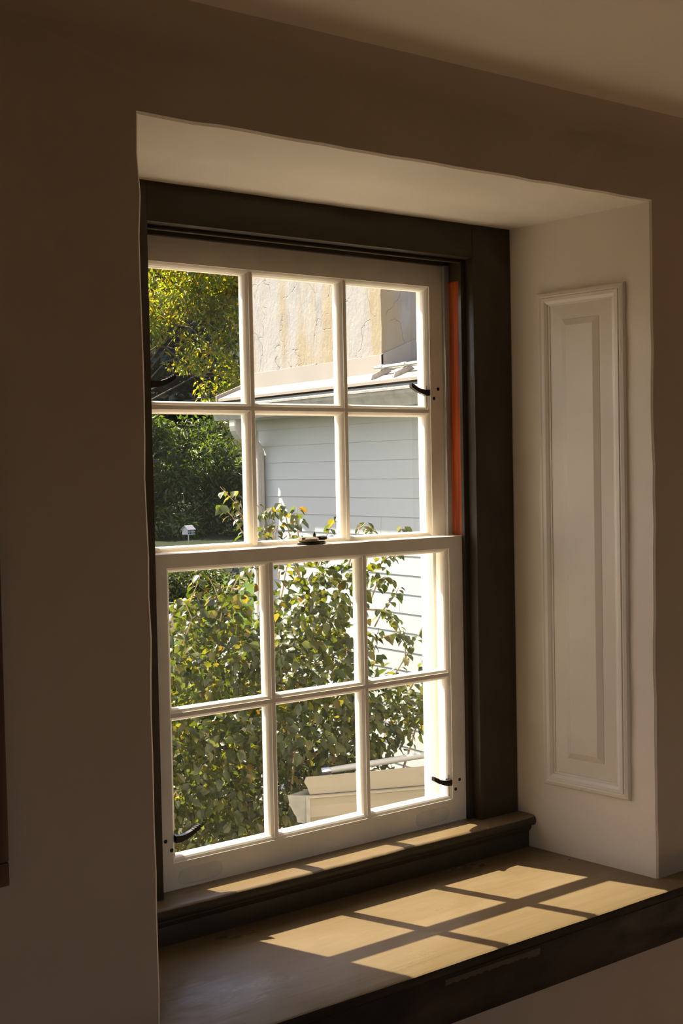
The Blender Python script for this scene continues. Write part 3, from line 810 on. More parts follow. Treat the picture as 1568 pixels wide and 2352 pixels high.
# worn strip where the paint has flaked from the front: a ragged thin layer
rn = np.random.default_rng(21)
m = MB()
n = 40
top, bot = [], []
for i in range(n + 1):
    t = i / n
    x = 0.329 + (0.570 - 0.329) * t
    top.append((x, YF + 0.0026, -0.101))
    bot.append((x, YF + 0.0026, -0.1085 - 0.004 * rn.random() - (0.005 if t > 0.85 else 0)))
m.rings([top, bot, [(a, b + 0.0003, c) for a, b, c in bot], [(a, b + 0.0003, c) for a, b, c in top]], False, False, closed=False)
m.build('flaked_patch', 'bare_patch', sl)['label'] = 'lighter ragged strip where the paint has flaked'

# ------------------------------------------------------------------ raised panel on the right reveal
A = Vector((XIR, Y_CAS + 0.0, 0))
B = Vector((XR, Y_ROOM, 0))
dr = (B - A).normalized()
nr = Vector((dr.y, -dr.x, 0)).normalized()        # away from the wall, into the opening
pan = empty('trim_4', A + dr * 0.19 + Vector((0, 0, 0.65)), 'white raised wooden panel with mitred moulding on the right window reveal', 'wall panel', kind='structure')


def P(s, z, h):
    return A + dr * s + nr * h + Vector((0, 0, z))


def prect(s0, s1, z0, z1, h):
    return [P(s0, z0, h), P(s1, z0, h), P(s1, z1, h), P(s0, z1, h)]


O = (0.080, 0.311, 0.087, 1.2245)


def inset(d, h):
    return prect(O[0] + d, O[1] - d, O[2] + d, O[3] - d, h)


m = MB()
m.rings([inset(0, -0.004), inset(0, 0.003), inset(0.003, 0.0075), inset(0.010, 0.0095), inset(0.013, 0.0080), inset(0.0145, 0.0105), inset(0.022, 0.0100), inset(0.028, 0.0060), inset(0.0295, 0.0035),
         inset(0.033, 0.0028), inset(0.033, -0.004)], False, False)
m.build('panel_moulding', 'panel_paint', pan)
m = MB()
m.rings([prect(0.112, 0.279, 0.119, 1.192, -0.003), prect(0.112, 0.279, 0.119, 1.192, 0.0010), prect(0.146, 0.245, 0.157, 1.159, 0.0022), prect(0.147, 0.244, 0.158, 1.158, 0.0030),
         prect(0.160, 0.230, 0.172, 1.144, 0.0085)], False, True)
m.build('raised_field', 'panel_paint', pan)

# ------------------------------------------------------------------ the double-hung sash window
win = empty('window_1', (0.4, 0.02, 0), 'white six-over-six double-hung sash window with sunlit glazing bars', 'window', kind='structure')
L0, L1, B0, B1, HM = 0.029, 0.7601, 0.0569, 0.642, 0.349
DUS = 0.0566
U1, UH, UB = 1.2511, 0.9609, 0.669
W3 = (L1 - L0) / 3
M1, M2 = L0 + W3, L0 + 2 * W3


def rect(x0, x1, z0, z1, y):
    return [(x0, y, z0), (x1, y, z0), (x1, y, z1), (x0, y, z1)]


STICK = [(0.0, 0.0), (0.0, 0.0022), (0.0018, 0.0030), (0.0045, 0.0046), (0.0078, 0.0078), (0.0096, 0.0118), (0.0100, 0.0145), (0.0100, 0.0180)]


def sash(name, y0, x0, x1, z0, z1, op, label):
    a0, a1, c0, c1 = op
    mb = MB()
    rg = [rect(x0, x1, z0, z1, y0 + 0.042), rect(x0, x1, z0, z1, y0 + 0.0008), rect(x0 + 0.0008, x1 - 0.0008, z0 + 0.0008, z1 - 0.0008, y0)]
    for d, yy in STICK:
        rg.append(rect(a0 + d, a1 - d, c0 + d, c1 - d, y0 + yy))
    rg += [rect(a0 + 0.010, a1 - 0.010, c0 + 0.010, c1 - 0.010, y0 + 0.030), rect(a0 + 0.004, a1 - 0.004, c0 + 0.004, c1 - 0.004, y0 + 0.042)]
    mb.rings(rg + [rg[0]], False, False)
    ob = mb.build(name, 'sash_paint', win)
    ob['label'] = label
    return ob


HALF = [(0.0042, 0.0022), (0.0042, 0.0045), (0.0062, 0.0058), (0.0095, 0.0085), (0.0115, 0.0120), (0.0126, 0.0150), (0.0130, 0.0190), (0.0130, 0.0225), (0.0085, 0.036), (0.0050, 0.040)]
MUNT = [(u, v) for u, v in HALF] + [(-u, v) for u, v in HALF[::-1]]


def muntin(par, y0, a, b, vertical, at):
    mb = MB()
    if vertical:
        mb.prism([(u, v + y0) for u, v in MUNT], (at, 0, a), (at, 0, b), (1, 0, 0), (0, 1, 0))
    else:
        mb.prism([(u, v + y0 + 0.0004) for u, v in MUNT], (a, 0, at), (b, 0, at), (0, 0, 1), (0, 1, 0))
    return mb.build('muntin', 'sash_paint', par)


def panes(par, y0, xs, zs):
    for i in range(3):
        for j in range(2):
            MB().box((xs[i] + 0.008, y0 + 0.0190, zs[j] + 0.008), (xs[i + 1] - 0.008, y0 + 0.0212, zs[j + 1] - 0.008)).build('pane', 'window_glass', par)


lower = sash('lower_sash', 0.0, -0.011, 0.811, 0.0, 0.6692, (L0, L1, B0, B1), 'lower white sash, nearer the room')
for at in (M1, M2):
    muntin(lower, 0, B0 + 0.004, B1 - 0.004, True, at)
muntin(lower, 0, L0 + 0.004, L1 - 0.004, False, HM)
panes(lower, 0, (L0, M1, M2, L1), (B0, HM, B1))
upper = sash('upper_sash', DUS, -0.006, 0.8065, 0.634, 1.309, (L0, L1, UB, U1), 'upper white sash, set further out')
for at in (M1, M2):
    muntin(upper, DUS, UB + 0.004, U1 - 0.004, True, at)
muntin(upper, DUS, L0 + 0.004, L1 - 0.004, False, UH)
panes(upper, DUS, (L0, M1, M2, L1), (UB, UH, U1))

# sash latches: a thin plate set in the moulded edge with a curved finger lever
def latch(par, x, y, z, sgn):
    """x: plate position on the stile edge; sgn -1: the lever reaches to the left. z: top of the lever root."""
    mb = MB()
    mb.box((x - 0.0012, y - 0.004, z - 0.040), (x + 0.0014, y + 0.004, z + 0.012))
    path = [(0.0, -0.004, 0.0135), (0.012, -0.004, 0.0125), (0.024, -0.0015, 0.0110), (0.036, 0.003, 0.0105), (0.046, 0.0080, 0.0098), (0.054, 0.0125, 0.0085)]
    rg = []
    for d, h, th in path:
        w = 0.0050
        rg.append([(x + sgn * d, y - w - 0.010, z + h - th / 2), (x + sgn * d, y + w - 0.010, z + h - th / 2), (x + sgn * d, y + w - 0.010, z + h + th / 2), (x + sgn * d, y - w - 0.010, z + h + th / 2)])
    mb.rings(rg)
    mb.box((min(x, x + sgn * 0.006), y - 0.014, z - 0.011), (max(x, x + sgn * 0.006), y + 0.002, z + 0.003))
    # ribbed thumb pad on the upper side near the tip
    a0, a1 = path[3], path[5]
    for i in range(4):
        t = i / 4 + 0.02
        d = a0[0] + (a1[0] - a0[0]) * t
        h = a0[1] + (a1[1] - a0[1]) * t + 0.0040
        mb.box((min(x + sgn * d, x + sgn * (d + 0.0034)), y - 0.0145, z + h - 0.003), (max(x + sgn * d, x + sgn * (d + 0.0034)), y - 0.0055, z + h + 0.0026))
    ob = mb.build('sash_latch', 'black_iron', par)
    ob['label'] = 'small dark iron latch with a curved finger lever'
    return ob


latch(lower, 0.7545, 0.010, 0.101, -1)
latch(lower, 0.0345, 0.010, 0.108, 1)
latch(upper, 0.7545, DUS + 0.010, 1.008, -1)
latch(upper, 0.0345, DUS + 0.010, 1.010, 1)
for par, y, pts in ((lower, 0.0, ((0.781, 0.099), (0.7685, 0.0785), (0.0125, 0.104), (0.0255, 0.084))), (upper, DUS, ((0.7835, 1.013), (0.7705, 0.991), (0.012, 1.015), (0.025, 0.993)))):
    for px, pz in pts:
        MB().lathe([(0.0040, -0.0003), (0.0040, 0.0004), (0.0028, 0.0007)], (px, y, pz), (0, -1, 0), 14).build('screw_hole', 'screw_hole', par)

# marks on the bottom rail where lifting handles once sat
for cx in (0.089, 0.698):
    mb = MB()
    pts = [(-0.052, -0.004), (-0.047, 0.012), (-0.036, 0.0165), (0.036, 0.0165), (0.047, 0.012), (0.052, -0.002), (0.044, -0.013), (0.030, -0.0165), (-0.034, -0.0165), (-0.047, -0.013)]
    mb.rings([[(cx + a, 0.0004, 0.0265 + b) for a, b in pts], [(cx + a, -0.0003, 0.0265 + b) for a, b in pts], [(cx + a * 0.97, -0.0006, 0.0265 + b * 0.93) for a, b in pts]])
    mb.build('handle_mark', 'old_rail_mark', lower)['label'] = 'greyish lozenge mark on the bottom rail'

# sash lock on the meeting rail
LX, LY, LZ = 0.389, 0.020, 0.6692
mb = MB()
mb.rings([[(LX + a * s, LY + b * s, LZ + h) for a, b in [(0.036 * math.cos(t) * (1 if abs(math.cos(t)) < .9 else 1.0), 0.0125 * math.sin(t)) for t in [2 * math.pi * k / 24 for k in range(24)]]]
          for h, s in ((0, 1.0), (0.005, 1.0), (0.0068, 0.93))])
o = mb.build('lock_base', 'dark_bronze', lower)
mb = MB()
mb.lathe([(0.022, 0.0065), (0.0245, 0.0085), (0.0245, 0.0125), (0.021, 0.0150), (0.012, 0.0165)], (LX - 0.006, LY + 0.006, LZ), (0, 0, 1), 24)
mb.rings([[(LX + d, LY - 0.002 + a, LZ + 0.0125 + h * b + e) for a, b in ((-0.006, -0.5), (0.006, -0.5), (0.006, 0.5), (-0.006, 0.5))] for d, h, e in ((-0.030, 0.006, 0.001), (-0.015, 0.006, 0), (0.012, 0.006, 0.0))])
o = mb.build('lock_cam', 'dull_brass', lower, smooth=True)
mb = MB()
mb.lathe([(0.008, 0), (0.011, 0.002), (0.011, 0.006), (0.008, 0.0085), (0.001, 0.009)], (LX + 0.030, LY + 0.002, LZ + 0.0085), (0, 0, 1), 18)
mb.box((LX + 0.012, LY - 0.003, LZ + 0.0105), (LX + 0.03, LY + 0.006, LZ + 0.0165))
mb.lathe([(0.003, 0), (0.0034, 0.004), (0.0022, 0.008), (0.0005, 0.011)], (LX + 0.013, LY + 0.008, LZ + 0.016), (0, 0, 1), 12)
o = mb.build('lock_lever', 'dark_bronze', lower, smooth=True)

# the frame behind: pulley stiles (bare pine in the inner channel), parting beads, painted outer channel, head and sill
for sgn, x in ((1, 0.8125), (-1, -0.0125)):
    x1 = x + sgn * 0.03
    lo, hi = min(x, x1), max(x, x1)
    MB().box((lo, -0.0005, 0.0), (hi, 0.046, 1.262)).build('sash_channel', 'orange_pine', win)['label'] = 'bare orange pine channel of the lower sash'
    MB().box((lo, -0.0005, 1.262), (hi, 0.046, 1.345)).build('channel_head', 'trim_paint', win)
    b0, b1 = sorted((x - sgn * 0.0145, x1))
    MB().box((b0, 0.0455, 0.0), (b1, 0.0560, 1.345)).build('parting_bead', 'jamb_paint', win, bevel=0.001)
    MB().box((lo, 0.0560, -0.03), (hi, 0.1010, 1.345)).build('outer_channel', 'jamb_paint', win)
    b0, b1 = sorted((x - sgn * 0.0150, x1))
    MB().box((b0, 0.1010, -0.03), (b1, 0.1430, 1.345)).build('outer_stop', 'jamb_paint', win, bevel=0.001)
    b0, b1 = sorted((x + sgn * 0.028, x + sgn * 0.070))
    MB().box((b0, 0.143, -0.045), (b1, 0.200, 1.345)).build('outer_lining', 'jamb_paint', win)
MB().box((-0.04, -0.0005, 1.318), (0.84, 0.0455, 1.345)).build('head_jamb', 'trim_paint_long', win)
MB().box((-0.04, 0.0455, 1.3005), (0.84, 0.0560, 1.345)).build('parting_bead', 'trim_paint_long', win, bevel=0.001)
MB().box((-0.04, 0.056, 1.310), (0.84, 0.143, 1.345)).build('head_jamb', 'jamb_paint', win)
MB().rings([[(x, 0.0005, -0.004), (x, 0.055, -0.006), (x, 0.26, -0.045), (x, 0.26, -0.085), (x, 0.0005, -0.05)] for x in (-0.075, 0.875)]).build('outer_sill', 'jamb_paint', win)

# ------------------------------------------------------------------ picture frame at the left edge
pf = empty('picture_frame', (-0.79, Y_ROOM, 0.234), 'dark brown wooden picture frame on the wall at the left edge', 'picture frame')
fx0, fx1, fz0, fz1 = -1.12, -0.460, 0.234, 0.98
fy = Y_ROOM
for a, b in (((fx0, fz0), (fx1, fz0 + 0.035)), ((fx0, fz1 - 0.035), (fx1, fz1))):
    MB().box((a[0], fy - 0.018, a[1]), (b[0], fy - 0.0005, b[1])).build('frame_rail', 'frame_wood', pf, bevel=0.003)
for x in (fx0, fx1 - 0.035):
    MB().box((x, fy - 0.018, fz0 + 0.035), (x + 0.035, fy - 0.0005, fz1 - 0.035)).build('frame_stile', 'frame_wood', pf, bevel=0.003)
MB().box((fx0 + 0.034, fy - 0.008, fz0 + 0.034), (fx1 - 0.034, fy - 0.003, fz1 - 0.034)).build('backing_sheet', 'frame_paper', pf)

# ------------------------------------------------------------------ outside: ground
def ground_z(x, y):
    def ss(a, b, t):
        t = min(1, max(0, (t - a) / (b - a)))
        return t * t * (3 - 2 * t)
    d = y * 0.95 + x * 0.30
    return -2.3 + 1.70 * ss(3.5, 11.0, d) + 0.25 * ss(11, 19, d) + 1.5 * ss(19, 32, d) + 16 * ss(34, 90, d)


nx, ny_ = 90, 90
gv, gf = [], []
for j in range(ny_ + 1):
    for i in range(nx + 1):
        x = -30 + 90 * i / nx
        y = 0.21 + 90 * (j / ny_) ** 1.3
        gv.append((x, y, ground_z(x, y) + (0.04 * math.sin(x * 2.1 + y) if y > 1 else 0)))
for j in range(ny_):
    for i in range(nx):
        k = j * (nx + 1) + i
        gf.append((k, k + 1, k + nx + 2, k + nx + 1))
zones = {'soil': [], 'lawn': [], 'wood': []}
for f in gf:
    cx_ = sum(gv[i][0] for i in f) / 4
    cy_ = sum(gv[i][1] for i in f) / 4
    d = cy_ * 0.95 + cx_ * 0.30
    zones['soil' if d < 7.5 else ('lawn' if d < 13.3 else 'wood')].append(f)  # nearest zone gets a dark colour in place of bush shade
for zone, nm_, mt, lab, cat in (('soil', 'garden_ground', 'shaded_soil', 'dark garden soil around the foot of the leafy bush, coloured dark for its shade', 'soil'), ('lawn', 'lawn_ground', 'lawn_green', 'mown green lawn rising beyond the bush', 'lawn'),
                                ('wood', 'forest_ground', 'forest_floor', 'dark ground under the trees beyond the lawn', 'ground')):
    used = sorted({i for f in zones[zone] for i in f})
    ix = {i: k_ for k_, i in enumerate(used)}
    m = MB()
    m.add([gv[i] for i in used], [tuple(ix[i] for i in f) for f in zones[zone]])
    structure(m.build(nm_, mt, smooth=True), lab, cat)

# ------------------------------------------------------------------ outside: the white clapboard wing
XW, YE = 3.60, 5.42
house = empty('house_wing', (XW, 2.8, -2.3), 'white clapboard house wing with pale metal roof and gutter, right of the bush', 'house')
EXPO, ZTOP = 0.1185, 1.001
rn = np.random.default_rng(4)
seams = {ZTOP - 4 * EXPO: 3.91, ZTOP - 8 * EXPO: 3.735, ZTOP - 11 * EXPO: 4.3, ZTOP - 1 * EXPO: 2.1, ZTOP - 6 * EXPO: 2.6}
z = ZTOP + EXPO
course = 0
while z > -2.35:
    zb = z - EXPO
    cuts = [0.205]
    for zs, ys in seams.items():
        if abs(zs - z) < 0.03:
            cuts.append(ys)
    cuts.append(YE - 0.06)
    for a, b in zip(cuts[:-1], cuts[1:]):
        g = 0.0012
        prof = [(XW - 0.0085, zb), (XW - 0.009, zb + 0.002), (XW - 0.0040, z + 0.004), (XW + 0.004, z + 0.004), (XW + 0.004, zb + 0.004), (XW - 0.004, zb)]
        MB().prism(prof, (0, a + g, 0), (0, b - g, 0), (1, 0, 0), (0, 0, 1)).build('siding_board', 'siding_white', house)
    z = zb
    course += 1
MB().box((XW - 0.022, YE - 0.062, -2.35), (XW + 0.02, YE, 1.19)).build('corner_board', 'siding_white', house, bevel=0.002)
MB().box((XW - 0.010, 0.205, 1.118), (XW + 0.02, YE - 0.06, 1.192)).build('frieze_board', 'siding_white', house)
MB().box((XW + 0.004, 0.21, -2.4), (7.6, YE - 0.004, 1.30)).build('wall_body', 'siding_white', house)
XG = 3.33
SL = 0.39
MB().box((XG + 0.075, 0.21, 1.190), (XW + 0.02, YE + 0.02, 1.200)).build('soffit', 'siding_white', house)
MB().box((XG + 0.075, 0.21, 1.198), (XG + 0.095, YE + 0.02, 1.325)).build('fascia', 'siding_white', house)
# roof: a pale metal slab rising to the right, with a rake edge
RY1 = YE + 0.10
def roofz(x, d=0.0):
    return 1.338 + (x - XG) * SL + d


MB().prism([(XG + 0.035, roofz(XG + 0.035, -0.018)), (XG + 0.035, roofz(XG + 0.035)), (6.0, roofz(6.0)), (6.0, roofz(6.0, -0.018))], (0, 0.21, 0), (0, RY1, 0), (1, 0, 0), (0, 0, 1)).build(
    'roof', 'roof_metal', house)
MB().prism([(XG + 0.03, roofz(XG + 0.03, -0.07)), (XG + 0.03, roofz(XG + 0.03, 0.025)), (6.0, roofz(6.0, 0.025)), (6.0, roofz(6.0, -0.07))], (0, RY1 - 0.004, 0), (0, RY1 + 0.012, 0), (1, 0, 0),
           (0, 0, 1)).build('rake_edge', 'flashing_metal', house)
# long seam in the roof sheets
for y in (0.9, 1.7, 2.5):
    MB().prism([(XG + 0.04, roofz(XG + 0.04)), (XG + 0.04, roofz(XG + 0.04, 0.012)), (6.0, roofz(6.0, 0.012)), (6.0, roofz(6.0))], (0, y, 0), (0, y + 0.012, 0), (1, 0, 0), (0, 0, 1)).build('roof_seam', 'roof_metal', house)


def gutter_profile(x0, zl, w, d):
    """Cross-section of a box gutter, open on top, its front leaning in towards the bottom: thin sheet."""
    t = 0.0018
    outer = [(x0, zl), (x0 - 0.004, zl - 0.004), (x0 - 0.004, zl - 0.017), (x0 + 0.004, zl - 0.020), (x0 + 0.006, zl - d * 0.35), (x0 + w * 0.18, zl - d * 0.62), (x0 + w * 0.28, zl - d * 0.94),
             (x0 + w * 0.30, zl - d), (x0 + w, zl - d), (x0 + w, zl)]
    inner = [(x0 + w - t, zl), (x0 + w - t, zl - d + t), (x0 + w * 0.32, zl - d + t), (x0 + w * 0.2, zl - d * 0.6), (x0 + 0.008, zl - d * 0.35), (x0 + 0.007, zl - 0.016), (x0 + 0.004, zl)]
    return outer, inner


GW, GD = 0.098, 0.108
ou, inn = gutter_profile(XG - 0.022, 1.300, GW, GD)
GY1 = YE + 0.09
gut = MB().prism(ou + inn, (0, 0.22, 0), (0, GY1, 0), (1, 0, 0), (0, 0, 1)).build('gutter', 'gutter_soiled', house)
MB().prism(ou, (0, GY1 - 0.002, 0), (0, GY1 + 0.001, 0), (1, 0, 0), (0, 0, 1)).build('end_cap', 'metal_white', gut)
MB().box((XG + 0.0, 0.23, 1.218), (XG + 0.07, GY1 - 0.01, 1.272)).build('gutter_infill', 'dark_infill', gut)  # dark infill along the trough
# downspout: ribbed elbow at the eave, then a fluted pipe down the corner
DY = 5.282


def rounded(hx, hy, flutes=False):
    pts = []
    r = 0.010
    for cx, cy, a0 in ((hx - r, hy - r, 0), (-hx + r, hy - r, 90), (-hx + r, -hy + r, 180), (hx - r, -hy + r, 270)):
        for k_ in range(4):
            a = math.radians(a0 + 30 * k_)
            pts.append((cx + r * math.cos(a), cy + r * math.sin(a)))
        if flutes:
            nxt = {0: (0, 1), 90: (1, 0), 180: (0, 1), 270: (1, 0)}[a0]
            e0 = pts[-1]
            for f in (0.28, 0.34, 0.40, 0.60, 0.66, 0.72):
                dep_ = 0.0025 if f in (0.34, 0.66) else 0.0
                if a0 == 0:
                    pts.append((hx - r - (2 * hx - 2 * r) * f, hy - dep_))
                elif a0 == 90:
                    pts.append((-hx + dep_, hy - r - (2 * hy - 2 * r) * f))
                elif a0 == 180:
                    pts.append((-hx + r + (2 * hx - 2 * r) * f, -hy + dep_))
                else:
                    pts.append((hx - dep_, -hy + r + (2 * hy - 2 * r) * f))
    return pts


def sweep_rect(path, hx, hy, ribs):
    """Rectangular pipe swept in the x-z plane; ribs crimps its wall."""
    mb = MB()
    rg = []
    for i, (px, pz) in enumerate(path):
        a = path[min(i + 1, len(path) - 1)]
        b = path[max(i - 1, 0)]
        d = Vector((a[0] - b[0], 0, a[1] - b[1])).normalized()
        nrm = Vector((d.z, 0, -d.x))
        s = 1.0 + (0.035 if (ribs and i % 2 == 0) else 0.0)
        rg.append([Vector((px, DY + v * s, pz)) + nrm * (u * s) for u, v in rounded(hx, hy)])
    mb.rings(rg)
    return mb


path = [(3.372, 1.20), (3.372, 1.165)]
for i in range(1, 10):                       # first bend towards the wall
    a = math.radians(62) * i / 9
    path.append((3.372 + 0.11 * (1 - math.cos(a)), 1.165 - 0.11 * math.sin(a)))
ex, ez = path[-1]
dx, dz = math.sin(math.radians(62)), -math.cos(math.radians(62))
path.append((ex + dx * 0.075, ez + dz * 0.075))
x0_, z0_ = path[-1]
for i in range(1, 10):                       # second bend back to vertical
    a = math.radians(62) * (1 - i / 9)
    cx_ = x0_ - 0.11 * math.cos(math.radians(62))
    cz_ = z0_ - 0.11 * math.sin(math.radians(62))
    path.append((cx_ + 0.11 * math.cos(a), cz_ + 0.11 * math.sin(a)))
xd, zd = path[-1]
ds = sweep_rect(path, 0.031, 0.042, True).build('downspout_elbow', 'metal_white', house, smooth=False)
MB().rings([[(xd + u, DY + v, zz) for u, v in rounded(0.029, 0.040, True)] for zz in (zd + 0.01, -2.25)]).build('downspout', 'metal_white', house)
for zz in (0.35, -1.0):
    MB().box((xd - 0.037, DY - 0.05, zz), (XW - 0.004, DY + 0.05, zz + 0.025)).build('downspout_strap', 'metal_white', house)

# snow guard: a pipe carried on flat brackets above the gutter
sg = MB().tube([(3.475, 0.30, 1.442), (3.475, 3.775, 1.442)], 0.0145, 14).build('snow_guard_pipe', 'galvanised', house, smooth=True)
MB().lathe([(0.0155, -0.002), (0.0155, 0.012), (0.010, 0.016)], (3.475, 3.765, 1.442), (0, 1, 0), 14).build('pipe_end_cap', 'galvanised', sg, smooth=True)
for y in (3.72, 3.50, 3.02, 2.4, 1.7, 1.0):
    x0g, x1g = XG + 0.055, 3.52
    q = [(x0g, roofz(x0g, -0.004)), (x0g + 0.018, roofz(x0g + 0.018, 0.030)), (x1g, roofz(x1g, 0.032)), (x1g + 0.03, roofz(x1g + 0.03, -0.002))]
    br = MB().prism(q, (0, y, 0), (0, y + 0.006, 0), (1, 0, 0), (0, 0, 1)).build('snow_guard_bracket', 'bracket_grey', house)
    MB().lathe([(0.019, -0.012), (0.019, 0.018)], (3.475, y, 1.442), (0, 1, 0), 12).build('clamp', 'galvanised', br, smooth=True)

# the stuccoed chimney through the roof, with a metal apron
CX, CY0, CY1 = 3.55, 3.815, 5.365
m = MB()
rn = np.random.default_rng(8)
NZ, NYc = 40, 40
grid = [[None] * (NYc + 1) for _ in range(NZ + 1)]
CZ0, CZ1 = 1.30, 3.6


def chim_ring(zz, k_):
    r = np.random.default_rng(100 + k_)
    pts = []
    for a, b, nn in (((CX, CY0), (CX, CY1), 24), ((CX, CY1), (CX + 1.1, CY1), 12), ((CX + 1.1, CY1), (CX + 1.1, CY0), 4), ((CX + 1.1, CY0), (CX, CY0), 14)):
        for i in range(nn):
            t = i / nn
            j = r.normal(0, 0.0012, 2)
            pts.append((a[0] + (b[0] - a[0]) * t + j[0], a[1] + (b[1] - a[1]) * t + j[1], zz))
    return pts


m.rings([chim_ring(CZ0 + (CZ1 - CZ0) * k_ / 46, k_) for k_ in range(47)])
ch = m.build('chimney', 'old_stucco', house, smooth=True)
ch.data.set_sharp_from_angle(angle=math.radians(50))
ch['label'] = 'wide weathered stucco chimney with ochre streaks and cracks'
FL = 0.012
zf0 = roofz(CX) - 0.01
# apron along the long face: two overlapping sheets
for a, b, off in ((CY0 - FL, 4.52, 0.001), (4.515, CY1 + FL, 0.0)):
    MB().rings([[(CX - FL - off, a, zf0), (CX - FL - off, b, zf0), (CX - FL - off, b, zf0 + 0.110), (CX - FL - off, a, zf0 + 0.116)],
                [(CX + 0.002, a, zf0), (CX + 0.002, b, zf0), (CX + 0.002, b, zf0 + 0.114), (CX + 0.002, a, zf0 + 0.120)]]).build('chimney_flashing', 'flashing_metal', house)
for yy, sg_ in ((CY0, -1), (CY1, 1)):
    y0, y1 = sorted((yy + sg_ * FL, yy - sg_ * 0.002))
    MB().prism([(CX - FL, zf0), (CX - FL, zf0 + 0.118), (CX + 1.1, roofz(CX + 1.1, 0.118)), (CX + 1.1, roofz(CX + 1.1, -0.01))], (0, y0, 0), (0, y1, 0), (1, 0, 0), (0, 0, 1)).build('chimney_flashing', 'flashing_metal', house)

# ------------------------------------------------------------------ the small canopy with its own gutter below the window
P0 = Vector((1.967, 2.394, -0.645))
E1 = Vector((0.923, -0.385, 0)).normalized()      # along the gutter, towards the wing
N1 = Vector((-E1.y, E1.x, 0))                     # away from the window wall
can = empty('porch_canopy', (3.3, 1.95, -0.95), 'low white porch canopy with short gutter and rail, at the lower right below the bush', 'canopy')
LEN = 1.40


def cp(s, n_, h):
    return P0 + E1 * s + N1 * n_ + Vector((0, 0, h))


def cprism(prof, s0, s1):
    """prof: (n, h) pairs."""
    return MB().rings([[cp(s0, a, b) for a, b in prof], [cp(s1, a, b) for a, b in prof]])


cg = cprism([(0, 0), (-0.008, -0.002), (-0.009, -0.012), (0.0, -0.016), (0.004, -0.05), (0.002, -0.10), (0.012, -0.126), (0.085, -0.126), (0.094, -0.10), (0.115, -0.035), (0.118, 0), (0.112, 0), (0.108, -0.035),
             (0.086, -0.11), (0.016, -0.11), (0.010, -0.05), (0.010, -0.014), (0.006, 0)], 0.004, LEN).build('gutter', 'metal_cream', can)
cap = [(0.0, 0.0, 0.0), (-0.084, 0.035, 0.0), (-0.080, 0.034, -0.012), (-0.074, 0.033, -0.045), (-0.056, 0.030, -0.085), (-0.046, 0.028, -0.100), (-0.042, 0.028, -0.126), (0.0, 0.006, -0.126)]
MB().rings([[cp(a, b, c) for a, b, c in cap], [cp(a + 0.006, b + 0.004, c) for a, b, c in cap]]).build('end_cap', 'gutter_soiled', cg)
back = [(0.030, 0.112, 0.0), (0.030, 0.110, -0.035), (0.034, 0.088, -0.10), (0.034, 0.080, -0.126)]
front_ = [cap[1], cap[3], cap[5], cap[6]]
MB().rings([[cp(*q) for q in front_], [cp(*q) for q in back], [cp(a + 0.008, b, c) for a, b, c in back], [cp(a + 0.008, b, c) for a, b, c in front_]], False, False, closed=False).build('gutter_return', 'gutter_soiled', cg)
MB().rings([[cp(-0.006, -0.004, 0.001), cp(0.012, -0.006, 0.001), cp(0.012, 0.004, 0.001), cp(-0.006, 0.004, 0.001)], [cp(-0.006, -0.004, -0.127), cp(0.012, -0.006, -0.127), cp(0.012, 0.004, -0.127), cp(-0.006, 0.004, -0.127)]]).build(
    'corner_strip', 'gutter_soiled', cg)
cprism([(0.012, -0.03), (0.012, -0.045), (0.105, -0.045), (0.105, -0.03)], 0.0, 0.5).build('gutter_infill', 'dark_infill', cg)  # dark slab inside the trough
m = MB()
m.rings([[cp(0.015, 0.010, 0.002), cp(LEN, 0.010, 0.002), cp(LEN, 0.012, 0.100), cp(0.0, 0.012, 0.082), cp(-0.010, 0.012, 0.060), cp(0.004, 0.010, 0.035)],
         [cp(0.015, 0.016, 0.002), cp(LEN, 0.016, 0.002), cp(LEN, 0.018, 0.100), cp(0.0, 0.018, 0.082), cp(-0.010, 0.018, 0.060), cp(0.004, 0.016, 0.035)]])
m.build('upstand', 'metal_cream', can)
cprism([(0.016, -0.02), (0.016, -0.05), (0.42, -0.14), (0.42, -0.11)], 0.45, LEN).build('canopy_roof', 'metal_white', can)
pa, pb = cp(0.10, 0.10, 0.080), cp(LEN - 0.1, 0.10, 0.178)
rail = MB().tube([pa, pb], 0.0150, 14).build('rail_pipe', 'metal_white', can, smooth=True)
MB().lathe([(0.0170, -0.002), (0.0185, 0.004), (0.0185, 0.034), (0.0160, 0.040)], pa + (pb - pa).normalized() * 0.03, (pa - pb).normalized(), 16).build('pipe_end_cap', 'galvanised', rail, smooth=True)
dirp = (pb - pa).normalized()
for s in (0.175, 0.62, 1.1):
    c = pa + dirp * s
    cl = MB().lathe([(0.0185, -0.016), (0.0195, -0.012), (0.0195, 0.012), (0.0185, 0.016)], c, dirp, 14).build('pipe_clamp', 'metal_white', can, smooth=True)
    base = P0 + E1 * (s + 0.065) + N1 * 0.05
    q = [c + dirp * -0.012 + Vector((0, 0, -0.012)), c + dirp * 0.012 + Vector((0, 0, -0.012)), Vector((base.x, base.y, P0.z - 0.03)) + E1 * 0.06, Vector((base.x, base.y, P0.z - 0.03)) - E1 * 0.09]
    MB().rings([q, [p + N1 * 0.005 for p in q]]).build('rail_bracket', 'metal_white', cl)
for s in (0.75, 1.3):
    p = cp(s, 0.25, 0)
    zg = ground_z(p.x, p.y)
    MB().box((p.x - 0.04, p.y - 0.04, zg - 0.1), (p.x + 0.04, p.y + 0.04, P0.z - 0.10)).build('post', 'siding_white', can)

